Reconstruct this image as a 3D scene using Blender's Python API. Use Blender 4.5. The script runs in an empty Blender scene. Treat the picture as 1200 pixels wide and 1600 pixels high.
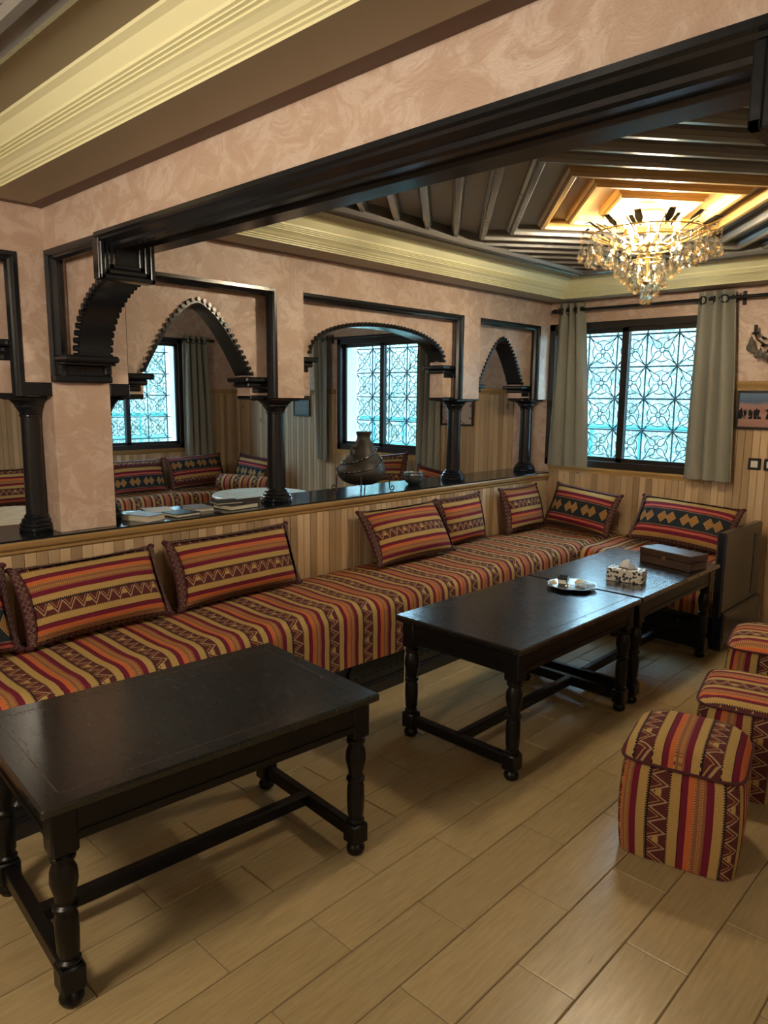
import bpy, math, random
from mathutils import Vector, Matrix
R = random.Random(7)
scene = bpy.context.scene
COL = scene.collection

# ------------------------------------------------------------------ camera
F = 1134.44
cam_d = bpy.data.cameras.new('camera'); cam = bpy.data.objects.new('camera', cam_d); COL.objects.link(cam)
yaw, pitch, roll = math.radians(-43.4956), math.radians(-9.0326), math.radians(0.5526)
fw = Vector((math.sin(yaw)*math.cos(pitch), math.cos(yaw)*math.cos(pitch), math.sin(pitch)))
rt = fw.cross(Vector((0, 0, 1))).normalized(); up = rt.cross(fw)
r2 = rt*math.cos(roll)+up*math.sin(roll); u2 = -rt*math.sin(roll)+up*math.cos(roll)
cam.matrix_world = Matrix(((r2.x, u2.x, -fw.x, 0), (r2.y, u2.y, -fw.y, 0), (r2.z, u2.z, -fw.z, 1.5), (0, 0, 0, 1)))
cam_d.sensor_fit = 'VERTICAL'; cam_d.sensor_height = 24.0; cam_d.lens = 24.0*F/1600.0
cam_d.clip_start = 0.05; cam_d.clip_end = 100
scene.camera = cam
# ------------------------------------------------------------------ world, lights, exposure
w = bpy.data.worlds.new('world'); scene.world = w; w.use_nodes = True
bg = w.node_tree.nodes['Background']; bg.inputs[0].default_value = (0.50, 0.74, 1.0, 1); bg.inputs[1].default_value = 13.0
def area(name, loc, rot, sx, sy, power, color, portal=False):
    l = bpy.data.lights.new(name, 'AREA'); l.shape = 'RECTANGLE'; l.size = sx; l.size_y = sy
    l.energy = power; l.color = color
    o = bpy.data.objects.new(name, l); COL.objects.link(o); o.location = loc; o.rotation_euler = rot
    if portal: l.cycles.is_portal = True
    return o
H2 = math.pi/2
area('portal_back', (-2.51, 5.60, 1.52), (-H2, 0, 0), 1.3, 1.15, 1, (1, 1, 1), True)
area('portal_other', (-4.95, 5.60, 1.52), (-H2, 0, 0), 1.3, 1.15, 1, (1, 1, 1), True)
area('portal_left', (-7.86, 3.85, 1.52), (0, -H2, 0), 1.15, 1.4, 1, (1, 1, 1), True)
# the lamp of the near bay hangs behind the photographer's left shoulder
def bulb_light(name, loc, power, radius=0.05, color=(1.0, 0.78, 0.50), parent=None):
    l = bpy.data.lights.new(name, 'POINT'); l.energy = power; l.shadow_soft_size = radius; l.color = color
    o = bpy.data.objects.new(name, l); COL.objects.link(o); o.location = loc
    if parent: o.parent = parent
    return o
WARM = (1.0, 0.88, 0.70)
bulb_light('near_bay_lamp', (-1.535, -0.55, 2.05), 48, 0.22, WARM)
area('aisle_fill', (1.1, 1.2, 2.20), (0, 0, 0), 0.6, 1.6, 11, (1.0, 0.88, 0.70))  # unseen soft fill light over the aisle, without a fixture
bulb_light('other_room_fill', (-5.4, 2.2, 2.1), 14, 0.25, WARM)  # unseen fill light brightening the other room, no fixture modelled
scene.view_settings.view_transform = 'Standard'; scene.view_settings.look = 'None'
scene.view_settings.exposure = 1.1; scene.view_settings.gamma = 1.0
scene.view_settings.use_curve_mapping = False

# ------------------------------------------------------------------ key dimensions (metres)
XP, XB = -3.14, -3.42          # partition upper wall: front and back face
XO = -7.49                     # far side wall of the other room
YB = 5.22                      # window wall
XR, YF = 2.2, -2.6             # right wall, wall behind the camera
ZS, ZC = 2.232, 2.40           # soffit and tray ceiling
ZK = 0.905                     # top of the partition counter
BY0, BY1 = 1.28, 1.53          # main beam

# ------------------------------------------------------------------ mesh builder
class MB:
    def __init__(s): s.v, s.f, s.uv = [], [], {}
    def vert(s, p): s.v.append(tuple(p)); return len(s.v)-1
    def face(s, ids, uv=None):
        s.f.append(tuple(ids))
        if uv: s.uv[len(s.f)-1] = uv
    def box(s, x0, x1, y0, y1, z0, z1, c=0.0):
        if x0 > x1: x0, x1 = x1, x0
        if y0 > y1: y0, y1 = y1, y0
        if z0 > z1: z0, z1 = z1, z0
        if c <= 0:
            b = len(s.v)
            for z in (z0, z1):
                for x, y in ((x0, y0), (x1, y0), (x1, y1), (x0, y1)): s.v.append((x, y, z))
            for q in ((0, 3, 2, 1), (4, 5, 6, 7), (0, 1, 5, 4), (1, 2, 6, 5), (2, 3, 7, 6), (3, 0, 4, 7)):
                s.f.append(tuple(b+i for i in q))
            return s
        c = min(c, (x1-x0)*.45, (y1-y0)*.45, (z1-z0)*.45)
        def ring(z, i):
            b = len(s.v)
            for x, y in ((x0+i, y0+c), (x0+c, y0+i), (x1-c, y0+i), (x1-i, y0+c), (x1-i, y1-c), (x1-c, y1-i), (x0+c, y1-i), (x0+i, y1-c)):
                s.v.append((x, y, z))
            return b
        rs = [ring(z0, c), ring(z0+c, 0), ring(z1-c, 0), ring(z1, c)]
        for a, b in zip(rs, rs[1:]):
            for i in range(8): j = (i+1) % 8; s.f.append((a+i, a+j, b+j, b+i))
        s.f.append(tuple(rs[0]+i for i in reversed(range(8)))); s.f.append(tuple(rs[3]+i for i in range(8)))
        return s
    def lathe(s, prof, n=20, cx=0, cy=0, cz=0, sq=None):
        b = len(s.v)
        for r, z in prof:
            for i in range(n):
                a = 2*math.pi*(i+.5)/n
                s.v.append((cx+r*math.cos(a), cy+r*math.sin(a), cz+z))
        for k in range(len(prof)-1):
            for i in range(n):
                j = (i+1) % n
                s.f.append((b+k*n+i, b+k*n+j, b+(k+1)*n+j, b+(k+1)*n+i))
        s.f.append(tuple(b+i for i in reversed(range(n)))); s.f.append(tuple(b+(len(prof)-1)*n+i for i in range(n)))
        return s
    def tube(s, pts, r, n=8, closed=False):
        pts = [Vector(p) for p in pts]; m = len(pts); b = len(s.v); rings = []
        nrm = None
        for i, p in enumerate(pts):
            if closed: t = pts[(i+1) % m]-pts[i-1]
            else: t = pts[min(i+1, m-1)]-pts[max(i-1, 0)]
            t.normalize()
            if nrm is None:
                nrm = t.orthogonal().normalized()
            else:
                nrm = (nrm-t*nrm.dot(t))
                nrm = nrm.normalized() if nrm.length > 1e-6 else t.orthogonal().normalized()
            bi = t.cross(nrm); rr = r[i] if isinstance(r, (list, tuple)) else r
            for k in range(n):
                a = 2*math.pi*k/n
                s.v.append(tuple(p+nrm*rr*math.cos(a)+bi*rr*math.sin(a)))
        for i in range(m if closed else m-1):
            j = (i+1) % m
            for k in range(n):
                l = (k+1) % n
                s.f.append((b+i*n+k, b+i*n+l, b+j*n+l, b+j*n+k))
        if not closed:
            s.f.append(tuple(b+k for k in reversed(range(n)))); s.f.append(tuple(b+(m-1)*n+k for k in range(n)))
        return s
    def cyl(s, p0, p1, r, n=10): return s.tube([p0, p1], r, n)
    def ball(s, c, r, n=10, m=6, sx=1, sy=1, sz=1):
        b = len(s.v)
        for k in range(1, m):
            t = math.pi*k/m
            for i in range(n):
                a = 2*math.pi*i/n
                s.v.append((c[0]+r*sx*math.sin(t)*math.cos(a), c[1]+r*sy*math.sin(t)*math.sin(a), c[2]-r*sz*math.cos(t)))
        lo = s.vert((c[0], c[1], c[2]-r*sz)); hi = s.vert((c[0], c[1], c[2]+r*sz))
        for i in range(n):
            j = (i+1) % n
            s.f.append((lo, b+j, b+i)); s.f.append((hi, b+(m-2)*n+i, b+(m-2)*n+j))
            for k in range(m-2): s.f.append((b+k*n+i, b+k*n+j, b+(k+1)*n+j, b+(k+1)*n+i))
        return s
    def grid(s, nu, nv, fn, uvfn=None, flip=False):
        b = len(s.v)
        for i in range(nu+1):
            for j in range(nv+1): s.v.append(tuple(fn(i/nu, j/nv)))
        for i in range(nu):
            for j in range(nv):
                q = [(i, j), (i+1, j), (i+1, j+1), (i, j+1)]
                if flip: q.reverse()
                uv = [uvfn(a/nu, c/nv) for a, c in q] if uvfn else None
                s.face([b+a*(nv+1)+c for a, c in q], uv)
        return s
    def loft(s, rings, caps=True):
        b = len(s.v); n = len(rings[0])
        for r in rings: s.v.extend(tuple(p) for p in r)
        for k in range(len(rings)-1):
            for i in range(n):
                j = (i+1) % n
                s.f.append((b+k*n+i, b+k*n+j, b+(k+1)*n+j, b+(k+1)*n+i))
        if caps:
            s.f.append(tuple(b+i for i in reversed(range(n)))); s.f.append(tuple(b+(len(rings)-1)*n+i for i in range(n)))
        return s
    def rect_loop(s, x0, x1, y0, y1, prof, closed=False):
        """mitred moulding run around the inside of a rectangle; prof = (inset, z)"""
        b = len(s.v)
        for i, z in prof:
            for x, y in ((x0+i, y0+i), (x1-i, y0+i), (x1-i, y1-i), (x0+i, y1-i)): s.v.append((x, y, z))
        m = len(prof)
        for k in range(m if closed else m-1):
            l = (k+1) % m
            for i in range(4):
                j = (i+1) % 4
                s.f.append((b+k*4+i, b+k*4+j, b+l*4+j, b+l*4+i))
        return s
    def map(s, fn): s.v = [tuple(fn(*p)) for p in s.v]; return s
    def mesh(s, name, smooth=None):
        me = bpy.data.meshes.new(name); me.from_pydata(s.v, [], s.f)
        if s.uv:
            l = me.uv_layers.new(name='UVMap'); 
            for pi, poly in enumerate(me.polygons):
                q = s.uv.get(pi)
                if q:
                    for k, li in enumerate(poly.loop_indices): l.data[li].uv = q[k]
        import bmesh
        bm = bmesh.new(); bm.from_mesh(me); bmesh.ops.recalc_face_normals(bm, faces=bm.faces[:])
        if smooth is not None:
            for f in bm.faces: f.smooth = True
            for e in bm.edges:
                if len(e.link_faces) != 2 or e.calc_face_angle(0) > smooth: e.smooth = False
        bm.to_mesh(me); bm.free()
        return me
    def build(s, name, mat, parent=None, smooth=None, **kw):
        o = bpy.data.objects.new(name, s.mesh(name, smooth)); COL.objects.link(o)
        if mat: o.data.materials.append(mat)
        if parent: o.parent = parent
        tag(o, **kw)
        return o
SM = math.radians(40)
def tag(o, label=None, cat=None, group=None, kind=None):
    if label: o['label'] = label
    if cat: o['category'] = cat
    if group: o['group'] = group
    if kind: o['kind'] = kind
    return o
def thing(name, label, cat, loc=(0, 0, 0), rz=0.0, group=None):
    o = bpy.data.objects.new(name, None); COL.objects.link(o); o.empty_display_size = 0.1
    o.location = loc; o.rotation_euler = (0, 0, rz)
    return tag(o, label, cat, group)
def inst(me, name, parent=None, loc=(0, 0, 0), rot=(0, 0, 0), scale=(1, 1, 1)):
    o = bpy.data.objects.new(name, me); COL.objects.link(o)
    o.location = loc; o.rotation_euler = rot; o.scale = scale
    if parent: o.parent = parent
    return o
def copy_tree(o, parent=None):
    c = o.copy(); COL.objects.link(c)
    if parent: c.parent = parent
    for ch in list(o.children): copy_tree(ch, c)
    return c

# ------------------------------------------------------------------ material helpers
class NT:
    def __init__(s, name):
        s.m = bpy.data.materials.new(name); s.m.use_nodes = True; s.t = s.m.node_tree
        s.b = s.t.nodes['Principled BSDF']
    def n(s, t, **kw):
        k = s.t.nodes.new(t)
        for a, v in kw.items(): setattr(k, a, v)
        return k
    def put(s, sock, v):
        if isinstance(v, bpy.types.NodeSocket): s.t.links.new(v, sock)
        elif v is not None:
            if sock.type == 'RGBA' and len(v) == 3: v = (*v, 1)
            sock.default_value = v
    def math(s, op, a, b=None, c=None):
        k = s.n('ShaderNodeMath', operation=op)
        for i, v in enumerate((a, b, c)):
            if v is not None: s.put(k.inputs[i], v)
        return k.outputs[0]
    def mix(s, f, a, b, bt='MIX'):
        k = s.n('ShaderNodeMix', data_type='RGBA', blend_type=bt)
        s.put(k.inputs[0], f); s.put(k.inputs[6], a); s.put(k.inputs[7], b)
        return k.outputs[2]
    def noise(s, vec=None, scale=5, detail=3, rough=.5, dist=0):
        k = s.n('ShaderNodeTexNoise')
        k.inputs['Scale'].default_value = scale; k.inputs['Detail'].default_value = detail
        k.inputs['Roughness'].default_value = rough; k.inputs['Distortion'].default_value = dist
        if vec: s.put(k.inputs['Vector'], vec)
        return k.outputs[0]
    def ramp(s, f, stops, interp='LINEAR'):
        k = s.n('ShaderNodeValToRGB'); cr = k.color_ramp; cr.interpolation = interp
        while len(cr.elements) < len(stops): cr.elements.new(0.5)
        for e, (p, c) in zip(cr.elements, sorted(stops, key=lambda q: q[0])):
            e.position = p; e.color = (*c, 1) if len(c) == 3 else c
        s.put(k.inputs[0], f); return k.outputs[0]
    def coord(s, which='Object'): return s.n('ShaderNodeTexCoord').outputs[which]
    def pos(s): return s.n('ShaderNodeNewGeometry').outputs['Position']
    def mapping(s, vec, scale=(1, 1, 1), loc=(0, 0, 0), rot=(0, 0, 0)):
        k = s.n('ShaderNodeMapping'); s.put(k.inputs[0], vec)
        k.inputs['Scale'].default_value = scale; k.inputs['Location'].default_value = loc; k.inputs['Rotation'].default_value = rot
        return k.outputs[0]
    def sep(s, vec):
        k = s.n('ShaderNodeSeparateXYZ'); s.put(k.inputs[0], vec); return k.outputs
    def comb(s, x, y, z):
        k = s.n('ShaderNodeCombineXYZ')
        for i, v in enumerate((x, y, z)): s.put(k.inputs[i], v)
        return k.outputs[0]
    def rand(s): return s.n('ShaderNodeObjectInfo').outputs['Random']
    def bump(s, h, strength=.2, dist=.01):
        k = s.n('ShaderNodeBump'); k.inputs['Strength'].default_value = strength; k.inputs['Distance'].default_value = dist
        s.put(k.inputs['Height'], h); s.t.links.new(k.outputs[0], s.b.inputs['Normal'])
    def set(s, **kw):
        for k, v in kw.items(): s.put(s.b.inputs[k.replace('_', ' ')], v)
        return s
def plain(name, color, rough=.5, metal=0, spec=None, coat=0):
    k = NT(name); k.set(Base_Color=color, Roughness=rough, Metallic=metal)
    if spec is not None: k.b.inputs['Specular IOR Level'].default_value = spec
    if coat: k.b.inputs['Coat Weight'].default_value = coat
    return k.m

def m_plaster():
    k = NT('polished_plaster'); p = k.pos()
    warp = k.noise(p, 1.6, 4, .55, .6)
    fine = k.noise(k.mapping(p, (1, 1, 1.25), rot=(.3, .4, .2)), 8.5, 8, .72, .9)
    c = k.ramp(fine, [(0.30, (.49, .335, .25)), (0.48, (.56, .405, .315)), (0.58, (.71, .58, .49)), (0.72, (.62, .47, .38))])
    c = k.mix(k.math('MULTIPLY', warp, .6), c, (.58, .41, .31))
    k.set(Base_Color=c, Roughness=k.math('MULTIPLY_ADD', fine, -.30, .55))
    k.bump(fine, .32, .014)
    return k.m
def m_lacquer(name='black_lacquer', col=(.012, .0135, .017), r=.2):
    k = NT(name); p = k.pos()
    n = k.noise(p, 60, 2)
    k.set(Base_Color=col, Roughness=k.math('MULTIPLY_ADD', n, .12, r-.05))
    k.bump(k.noise(p, 18, 3), .06, .006)
    return k.m
def m_table(top=False):
    k = NT('worn_black_table_wood' + ('_top' if top else '')); p = k.coord()
    g = k.noise(k.mapping(p, (26, 2.2, 26)), 3, 5, .6)
    sc = k.noise(k.mapping(p, (3, 9, 3), rot=(0, 0, .5)), 5, 6, .7, 1.2)
    scr = k.ramp(sc, [(.66, (0, 0, 0)), (.78, (1, 1, 1))])
    c = k.mix(g, (.0026, .0027, .0032), (.0062, .0058, .0062))
    c = k.mix(k.math('MULTIPLY', scr, .14), c, (.075, .07, .068))
    k.set(Base_Color=c, Roughness=k.math('MULTIPLY_ADD', sc, .16, .18 if top else .26)); k.b.inputs['Specular IOR Level'].default_value = .5 if top else .3; k.b.inputs['Coat Weight'].default_value = .7 if top else 0; k.b.inputs['Coat Roughness'].default_value = .2; k.b.inputs['Coat IOR'].default_value = 1.5
    k.bump(g, .035, .003)
    return k.m
def m_pine(name, a, b, knot=True, rough=.42):
    k = NT(name); p = k.coord(); r = k.rand()
    v = k.n('ShaderNodeVectorMath', operation='ADD'); k.put(v.inputs[0], p)
    k.put(v.inputs[1], k.comb(k.math('MULTIPLY', r, 17), k.math('MULTIPLY', r, 31), k.math('MULTIPLY', r, 23)))
    q = v.outputs[0]
    g = k.noise(k.mapping(q, (22, 22, 1.6)), 3.2, 5, .6, .6)
    c = k.mix(g, a, b)
    tone = k.math('MULTIPLY_ADD', k.math('FRACT', k.math('MULTIPLY', r, 7.31)), .62, .62)
    c = k.mix(1.0, c, k.comb(tone, k.math('POWER', tone, 1.12), k.math('POWER', tone, 1.3)), 'MULTIPLY')
    if knot:
        vo = k.n('ShaderNodeTexVoronoi'); vo.inputs['Scale'].default_value = 5.5
        k.put(vo.inputs['Vector'], k.mapping(q, (1, 1, .55)))
        kn = k.ramp(vo.outputs['Distance'], [(0.0, (1, 1, 1)), (.07, (.8, .8, .8)), (.11, (0, 0, 0))])
        c = k.mix(k.math('MULTIPLY', kn, .75), c, (.09, .045, .02))
    k.set(Base_Color=c, Roughness=rough); k.bump(g, .08, .003)
    return k.m
def m_floor():
    k = NT('wood_look_floor_tile'); p = k.coord(); r = k.rand()
    v = k.n('ShaderNodeVectorMath', operation='ADD'); k.put(v.inputs[0], p)
    k.put(v.inputs[1], k.comb(k.math('MULTIPLY', r, 13), k.math('MULTIPLY', r, 29), 0))
    q = v.outputs[0]
    g = k.noise(k.mapping(q, (30, 2.4, 1)), 3.0, 6, .65, .5)
    g2 = k.noise(k.mapping(q, (7, 1.4, 1)), 2.0, 4, .6, 1.4)
    c = k.ramp(g, [(.3, (.27, .198, .095)), (.55, (.36, .275, .142)), (.75, (.42, .33, .182))])
    c = k.mix(k.math('MULTIPLY', g2, .5), c, (.32, .24, .122))
    tone = k.math('MULTIPLY_ADD', r, .12, .94)
    c = k.mix(1.0, c, k.comb(tone, tone, tone), 'MULTIPLY')
    k.set(Base_Color=c, Roughness=k.math('MULTIPLY_ADD', g, .08, .25)); k.bump(g, .025, .002)
    return k.m

PALE = (.36, .25, .14)
YEL, MAR, ORG, BRN, DRK = (.43, .285, .10), (.155, .015, .034), (.52, .135, .045), (.27, .105, .05), (.10, .025, .025)
PALE_, INK, NAVY, SALM, TAN = (.52, .40, .22), (.018, .012, .016), (.022, .030, .036), (.50, .12, .085), (.42, .24, .085)
def kilim_nodes(k, bands, period, zig=None, dots=(), dia=None, q=.055):
    """bands = (start, colour); pattern runs along UV.x (metres), weave along UV.y"""
    uv = k.sep(k.n('ShaderNodeUVMap').outputs[0])
    wob = k.noise(k.n('ShaderNodeUVMap').outputs[0], 9, 2)
    u = k.math('ADD', uv[0], k.math('MULTIPLY_ADD', wob, .003, -.0015)); v = uv[1]
    t = k.math('FRACT', k.math('DIVIDE', u, period))
    c = k.ramp(t, bands, 'CONSTANT')
    if zig:
        for z0, zw in zig:
            wv = k.math('DIVIDE', k.math('SUBTRACT', t, z0), zw)
            inside = k.math('MULTIPLY', k.math('GREATER_THAN', wv, 0.0), k.math('LESS_THAN', wv, 1.0))
            tri = k.math('MULTIPLY', k.math('ABSOLUTE', k.math('SUBTRACT', k.math('FRACT', k.math('DIVIDE', v, q)), .5)), 1.7)
            d = k.math('ABSOLUTE', k.math('SUBTRACT', k.math('SUBTRACT', wv, .08), tri))
            line = k.math('MULTIPLY', inside, k.math('LESS_THAN', d, .09))
            c = k.mix(line, c, PALE)
            d2 = k.math('ABSOLUTE', k.math('SUBTRACT', k.math('SUBTRACT', wv, -.28), tri))
            l2 = k.math('MULTIPLY', inside, k.math('LESS_THAN', d2, .055))
            c = k.mix(k.math('MULTIPLY', l2, .8), c, TAN)
            tri2 = k.math('ABSOLUTE', k.math('SUBTRACT', k.math('FRACT', k.math('DIVIDE', v, q*3)), .5))
            l3 = k.math('MULTIPLY', k.math('MULTIPLY', inside, k.math('LESS_THAN', tri2, .07)), k.math('LESS_THAN', k.math('ABSOLUTE', k.math('SUBTRACT', wv, .45)), .16))
            c = k.mix(l3, c, YEL)
    for p0, pw, col in dots:
        ins = k.math('LESS_THAN', k.math('ABSOLUTE', k.math('SUBTRACT', t, p0)), pw)
        st = k.math('GREATER_THAN', k.math('FRACT', k.math('DIVIDE', v, .0085)), .42)
        c = k.mix(k.math('MULTIPLY', ins, st), c, col)
    if dia:
        d0, dh, sp = dia     # centre of the dark band, half height, spacing
        ya = k.math('DIVIDE', k.math('SUBTRACT', t, d0), dh)
        fr = k.math('SUBTRACT', k.math('FRACT', k.math('DIVIDE', v, sp)), .5)
        tot = None
        for off in (-.19, .19):
            xx = k.math('ABSOLUTE', k.math('SUBTRACT', fr, off))
            dd = k.math('ADD', k.math('MULTIPLY', xx, 3.9), k.math('ABSOLUTE', ya))
            sn = k.math('SNAP', dd, .09)
            ins = k.math('LESS_THAN', sn, .88)
            ring = k.math('LESS_THAN', k.math('FRACT', k.math('MULTIPLY', dd, 3.4)), .35)
            cc = k.mix(ring, TAN, (.13, .05, .02))
            c = k.mix(ins, c, cc)
    we = k.n('ShaderNodeTexWave', wave_type='BANDS', bands_direction='X'); we.inputs['Scale'].default_value = 120
    we.inputs['Distortion'].default_value = 1.5
    k.put(we.inputs['Vector'], k.n('ShaderNodeUVMap').outputs[0])
    nz = k.noise(k.n('ShaderNodeUVMap').outputs[0], 160, 2)
    shade = k.math('MULTIPLY_ADD', nz, .5, .75)
    c = k.mix(1.0, c, k.comb(shade, shade, shade), 'MULTIPLY')
    k.set(Base_Color=c, Roughness=.9); k.b.inputs['Specular IOR Level'].default_value = .15
    k.bump(k.math('ADD', we.outputs[1], nz), .35, .0015)
    return k
KP = .222
def m_kilim():
    k = NT('striped_kilim_fabric')
    b = [(0, DRK), (.255, YEL), (.40, INK), (.412, MAR), (.50, ORG), (.585, INK), (.597, BRN), (.735, MAR), (.835, YEL), (.975, INK)]
    return kilim_nodes(k, b, KP, [(0.0, .255)], [(.262, .011, INK), (.968, .011, INK), (.592, .012, YEL), (.66, .012, TAN), (.69, .012, TAN)]).m
def m_kilim2():
    k = NT('diamond_kilim_fabric')
    b = [(0, DRK), (.10, YEL), (.19, MAR), (.255, SALM), (.30, MAR), (.325, NAVY), (.675, MAR), (.70, SALM), (.745, MAR), (.81, TAN), (.90, DRK)]
    return kilim_nodes(k, b, .42, [(.90, .10)], [(.333, .007, PALE), (.667, .007, PALE)], (.5, .135, .165)).m
def m_braid():
    k = NT('braided_trim'); uv = k.sep(k.n('ShaderNodeUVMap').outputs[0])
    a = k.math('ABSOLUTE', k.math('SUBTRACT', k.math('FRACT', k.math('DIVIDE', uv[1], .028)), .5))
    d = k.math('ADD', k.math('MULTIPLY', a, 2.0), k.math('MULTIPLY', k.math('ABSOLUTE', k.math('SUBTRACT', uv[0], .5)), 2.2))
    l = k.math('LESS_THAN', k.math('ABSOLUTE', k.math('SUBTRACT', d, .72)), .16)
    c = k.mix(l, (.065, .013, .018), (.25, .16, .11))
    k.set(Base_Color=c, Roughness=.9); k.bump(k.noise(k.coord('UV'), 200, 2), .4, .002)
    return k.m
def m_curtain():
    k = NT('sage_grey_curtain_cloth'); p = k.coord()
    n = k.noise(k.mapping(p, (1, 1, .4)), 90, 3)
    k.set(Base_Color=k.mix(n, (.275, .265, .215), (.345, .335, .28)), Roughness=.85)
    k.b.inputs['Specular IOR Level'].default_value = .2
    k.b.inputs['Sheen Weight'].default_value = .2
    tr = k.n('ShaderNodeBsdfTranslucent'); tr.inputs[0].default_value = (.42, .40, .33, 1)
    mx = k.n('ShaderNodeMixShader'); mx.inputs[0].default_value = .16
    out = k.t.nodes['Material Output']
    k.t.links.new(k.b.outputs[0], mx.inputs[1]); k.t.links.new(tr.outputs[0], mx.inputs[2]); k.t.links.new(mx.outputs[0], out.inputs[0])
    k.bump(n, .1, .002)
    return k.m
def m_pane():
    k = NT('window_glass'); out = k.t.nodes['Material Output']
    tr = k.n('ShaderNodeBsdfTransparent'); tr.inputs[0].default_value = (.90, .97, .97, 1)
    gl = k.n('ShaderNodeBsdfGlossy'); gl.inputs['Roughness'].default_value = .03
    fr = k.n('ShaderNodeFresnel'); bf = k.n('ShaderNodeNewGeometry').outputs['Backfacing']; k.put(fr.inputs[0], k.math('MULTIPLY_ADD', bf, 1/1.45-1.45, 1.45))
    mx = k.n('ShaderNodeMixShader')
    k.t.links.new(fr.outputs[0], mx.inputs[0]); k.t.links.new(tr.outputs[0], mx.inputs[1]); k.t.links.new(gl.outputs[0], mx.inputs[2])
    k.t.links.new(mx.outputs[0], out.inputs[0])
    return k.m
def m_crystal():
    k = NT('cut_crystal'); k.set(Base_Color=(1.0, .96, .86), Roughness=.03, IOR=1.5)
    k.b.inputs['Transmission Weight'].default_value = 1.0
    tr = k.n('ShaderNodeBsdfTransparent'); tr.inputs[0].default_value = (1, .97, .90, 1); mx = k.n('ShaderNodeMixShader'); mx.inputs[0].default_value = .55
    k.t.links.new(k.b.outputs[0], mx.inputs[1]); k.t.links.new(tr.outputs[0], mx.inputs[2]); k.t.links.new(mx.outputs[0], k.t.nodes['Material Output'].inputs[0])
    return k.m
def m_emit(name, col, st):
    k = NT(name); k.set(Base_Color=(.8, .8, .8)); k.b.inputs['Emission Color'].default_value = (*col, 1); k.b.inputs['Emission Strength'].default_value = st
    return k.m
def m_leaf():
    k = NT('garden_leaves'); r = k.noise(k.pos(), 2.3, 3); n = k.noise(k.pos(), 42, 2)
    c = k.ramp(r, [(.3, (.08, .13, .11)), (.5, (.17, .235, .19)), (.68, (.29, .32, .20))])
    c = k.mix(1.0, c, k.ramp(n, [(.38, (.25, .3, .3)), (.5, (.9, .9, .9)), (.62, (1.9, 1.8, 1.7))]), 'MULTIPLY')
    
    k.set(Base_Color=c, Roughness=.5)
    tr = k.n('ShaderNodeBsdfTranslucent'); k.put(tr.inputs[0], k.mix(.4, c, (.30, .37, .33)))
    mx = k.n('ShaderNodeMixShader'); mx.inputs[0].default_value = .5
    out = k.t.nodes['Material Output']
    k.t.links.new(k.b.outputs[0], mx.inputs[1]); k.t.links.new(tr.outputs[0], mx.inputs[2]); k.t.links.new(mx.outputs[0], out.inputs[0])
    return k.m
def m_clay():
    k = NT('dark_fired_clay'); p = k.coord(); n = k.noise(p, 7, 5, .6, .5)
    k.set(Base_Color=k.mix(n, (.012, .010, .008), (.050, .041, .028)), Roughness=.5); k.bump(k.noise(p, 40, 3), .15, .004)
    return k.m
def m_marble():
    k = NT('cream_marble'); n = k.noise(k.pos(), 3, 6, .6, 2)
    k.set(Base_Color=k.ramp(n, [(.4, (.80, .74, .60)), (.55, (.68, .60, .45)), (.7, (.82, .77, .65))]), Roughness=.2)
    return k.m
def m_smoky():
    k = NT('smoky_crystal'); k.set(Base_Color=(.30, .28, .25), Roughness=.08); k.b.inputs['Transmission Weight'].default_value = .6
    return k.m
def m_hill():
    k = NT('wooded_hillside'); n = k.noise(k.pos(), 1.1, 5, .65, .5); n2 = k.noise(k.pos(), 9, 4, .7)
    k.set(Base_Color=k.mix(n2, k.ramp(n, [(.35, (.07, .115, .10)), (.6, (.15, .19, .15)), (.75, (.22, .22, .16))]), (.09, .14, .135)), Roughness=.9); return k.m
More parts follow.
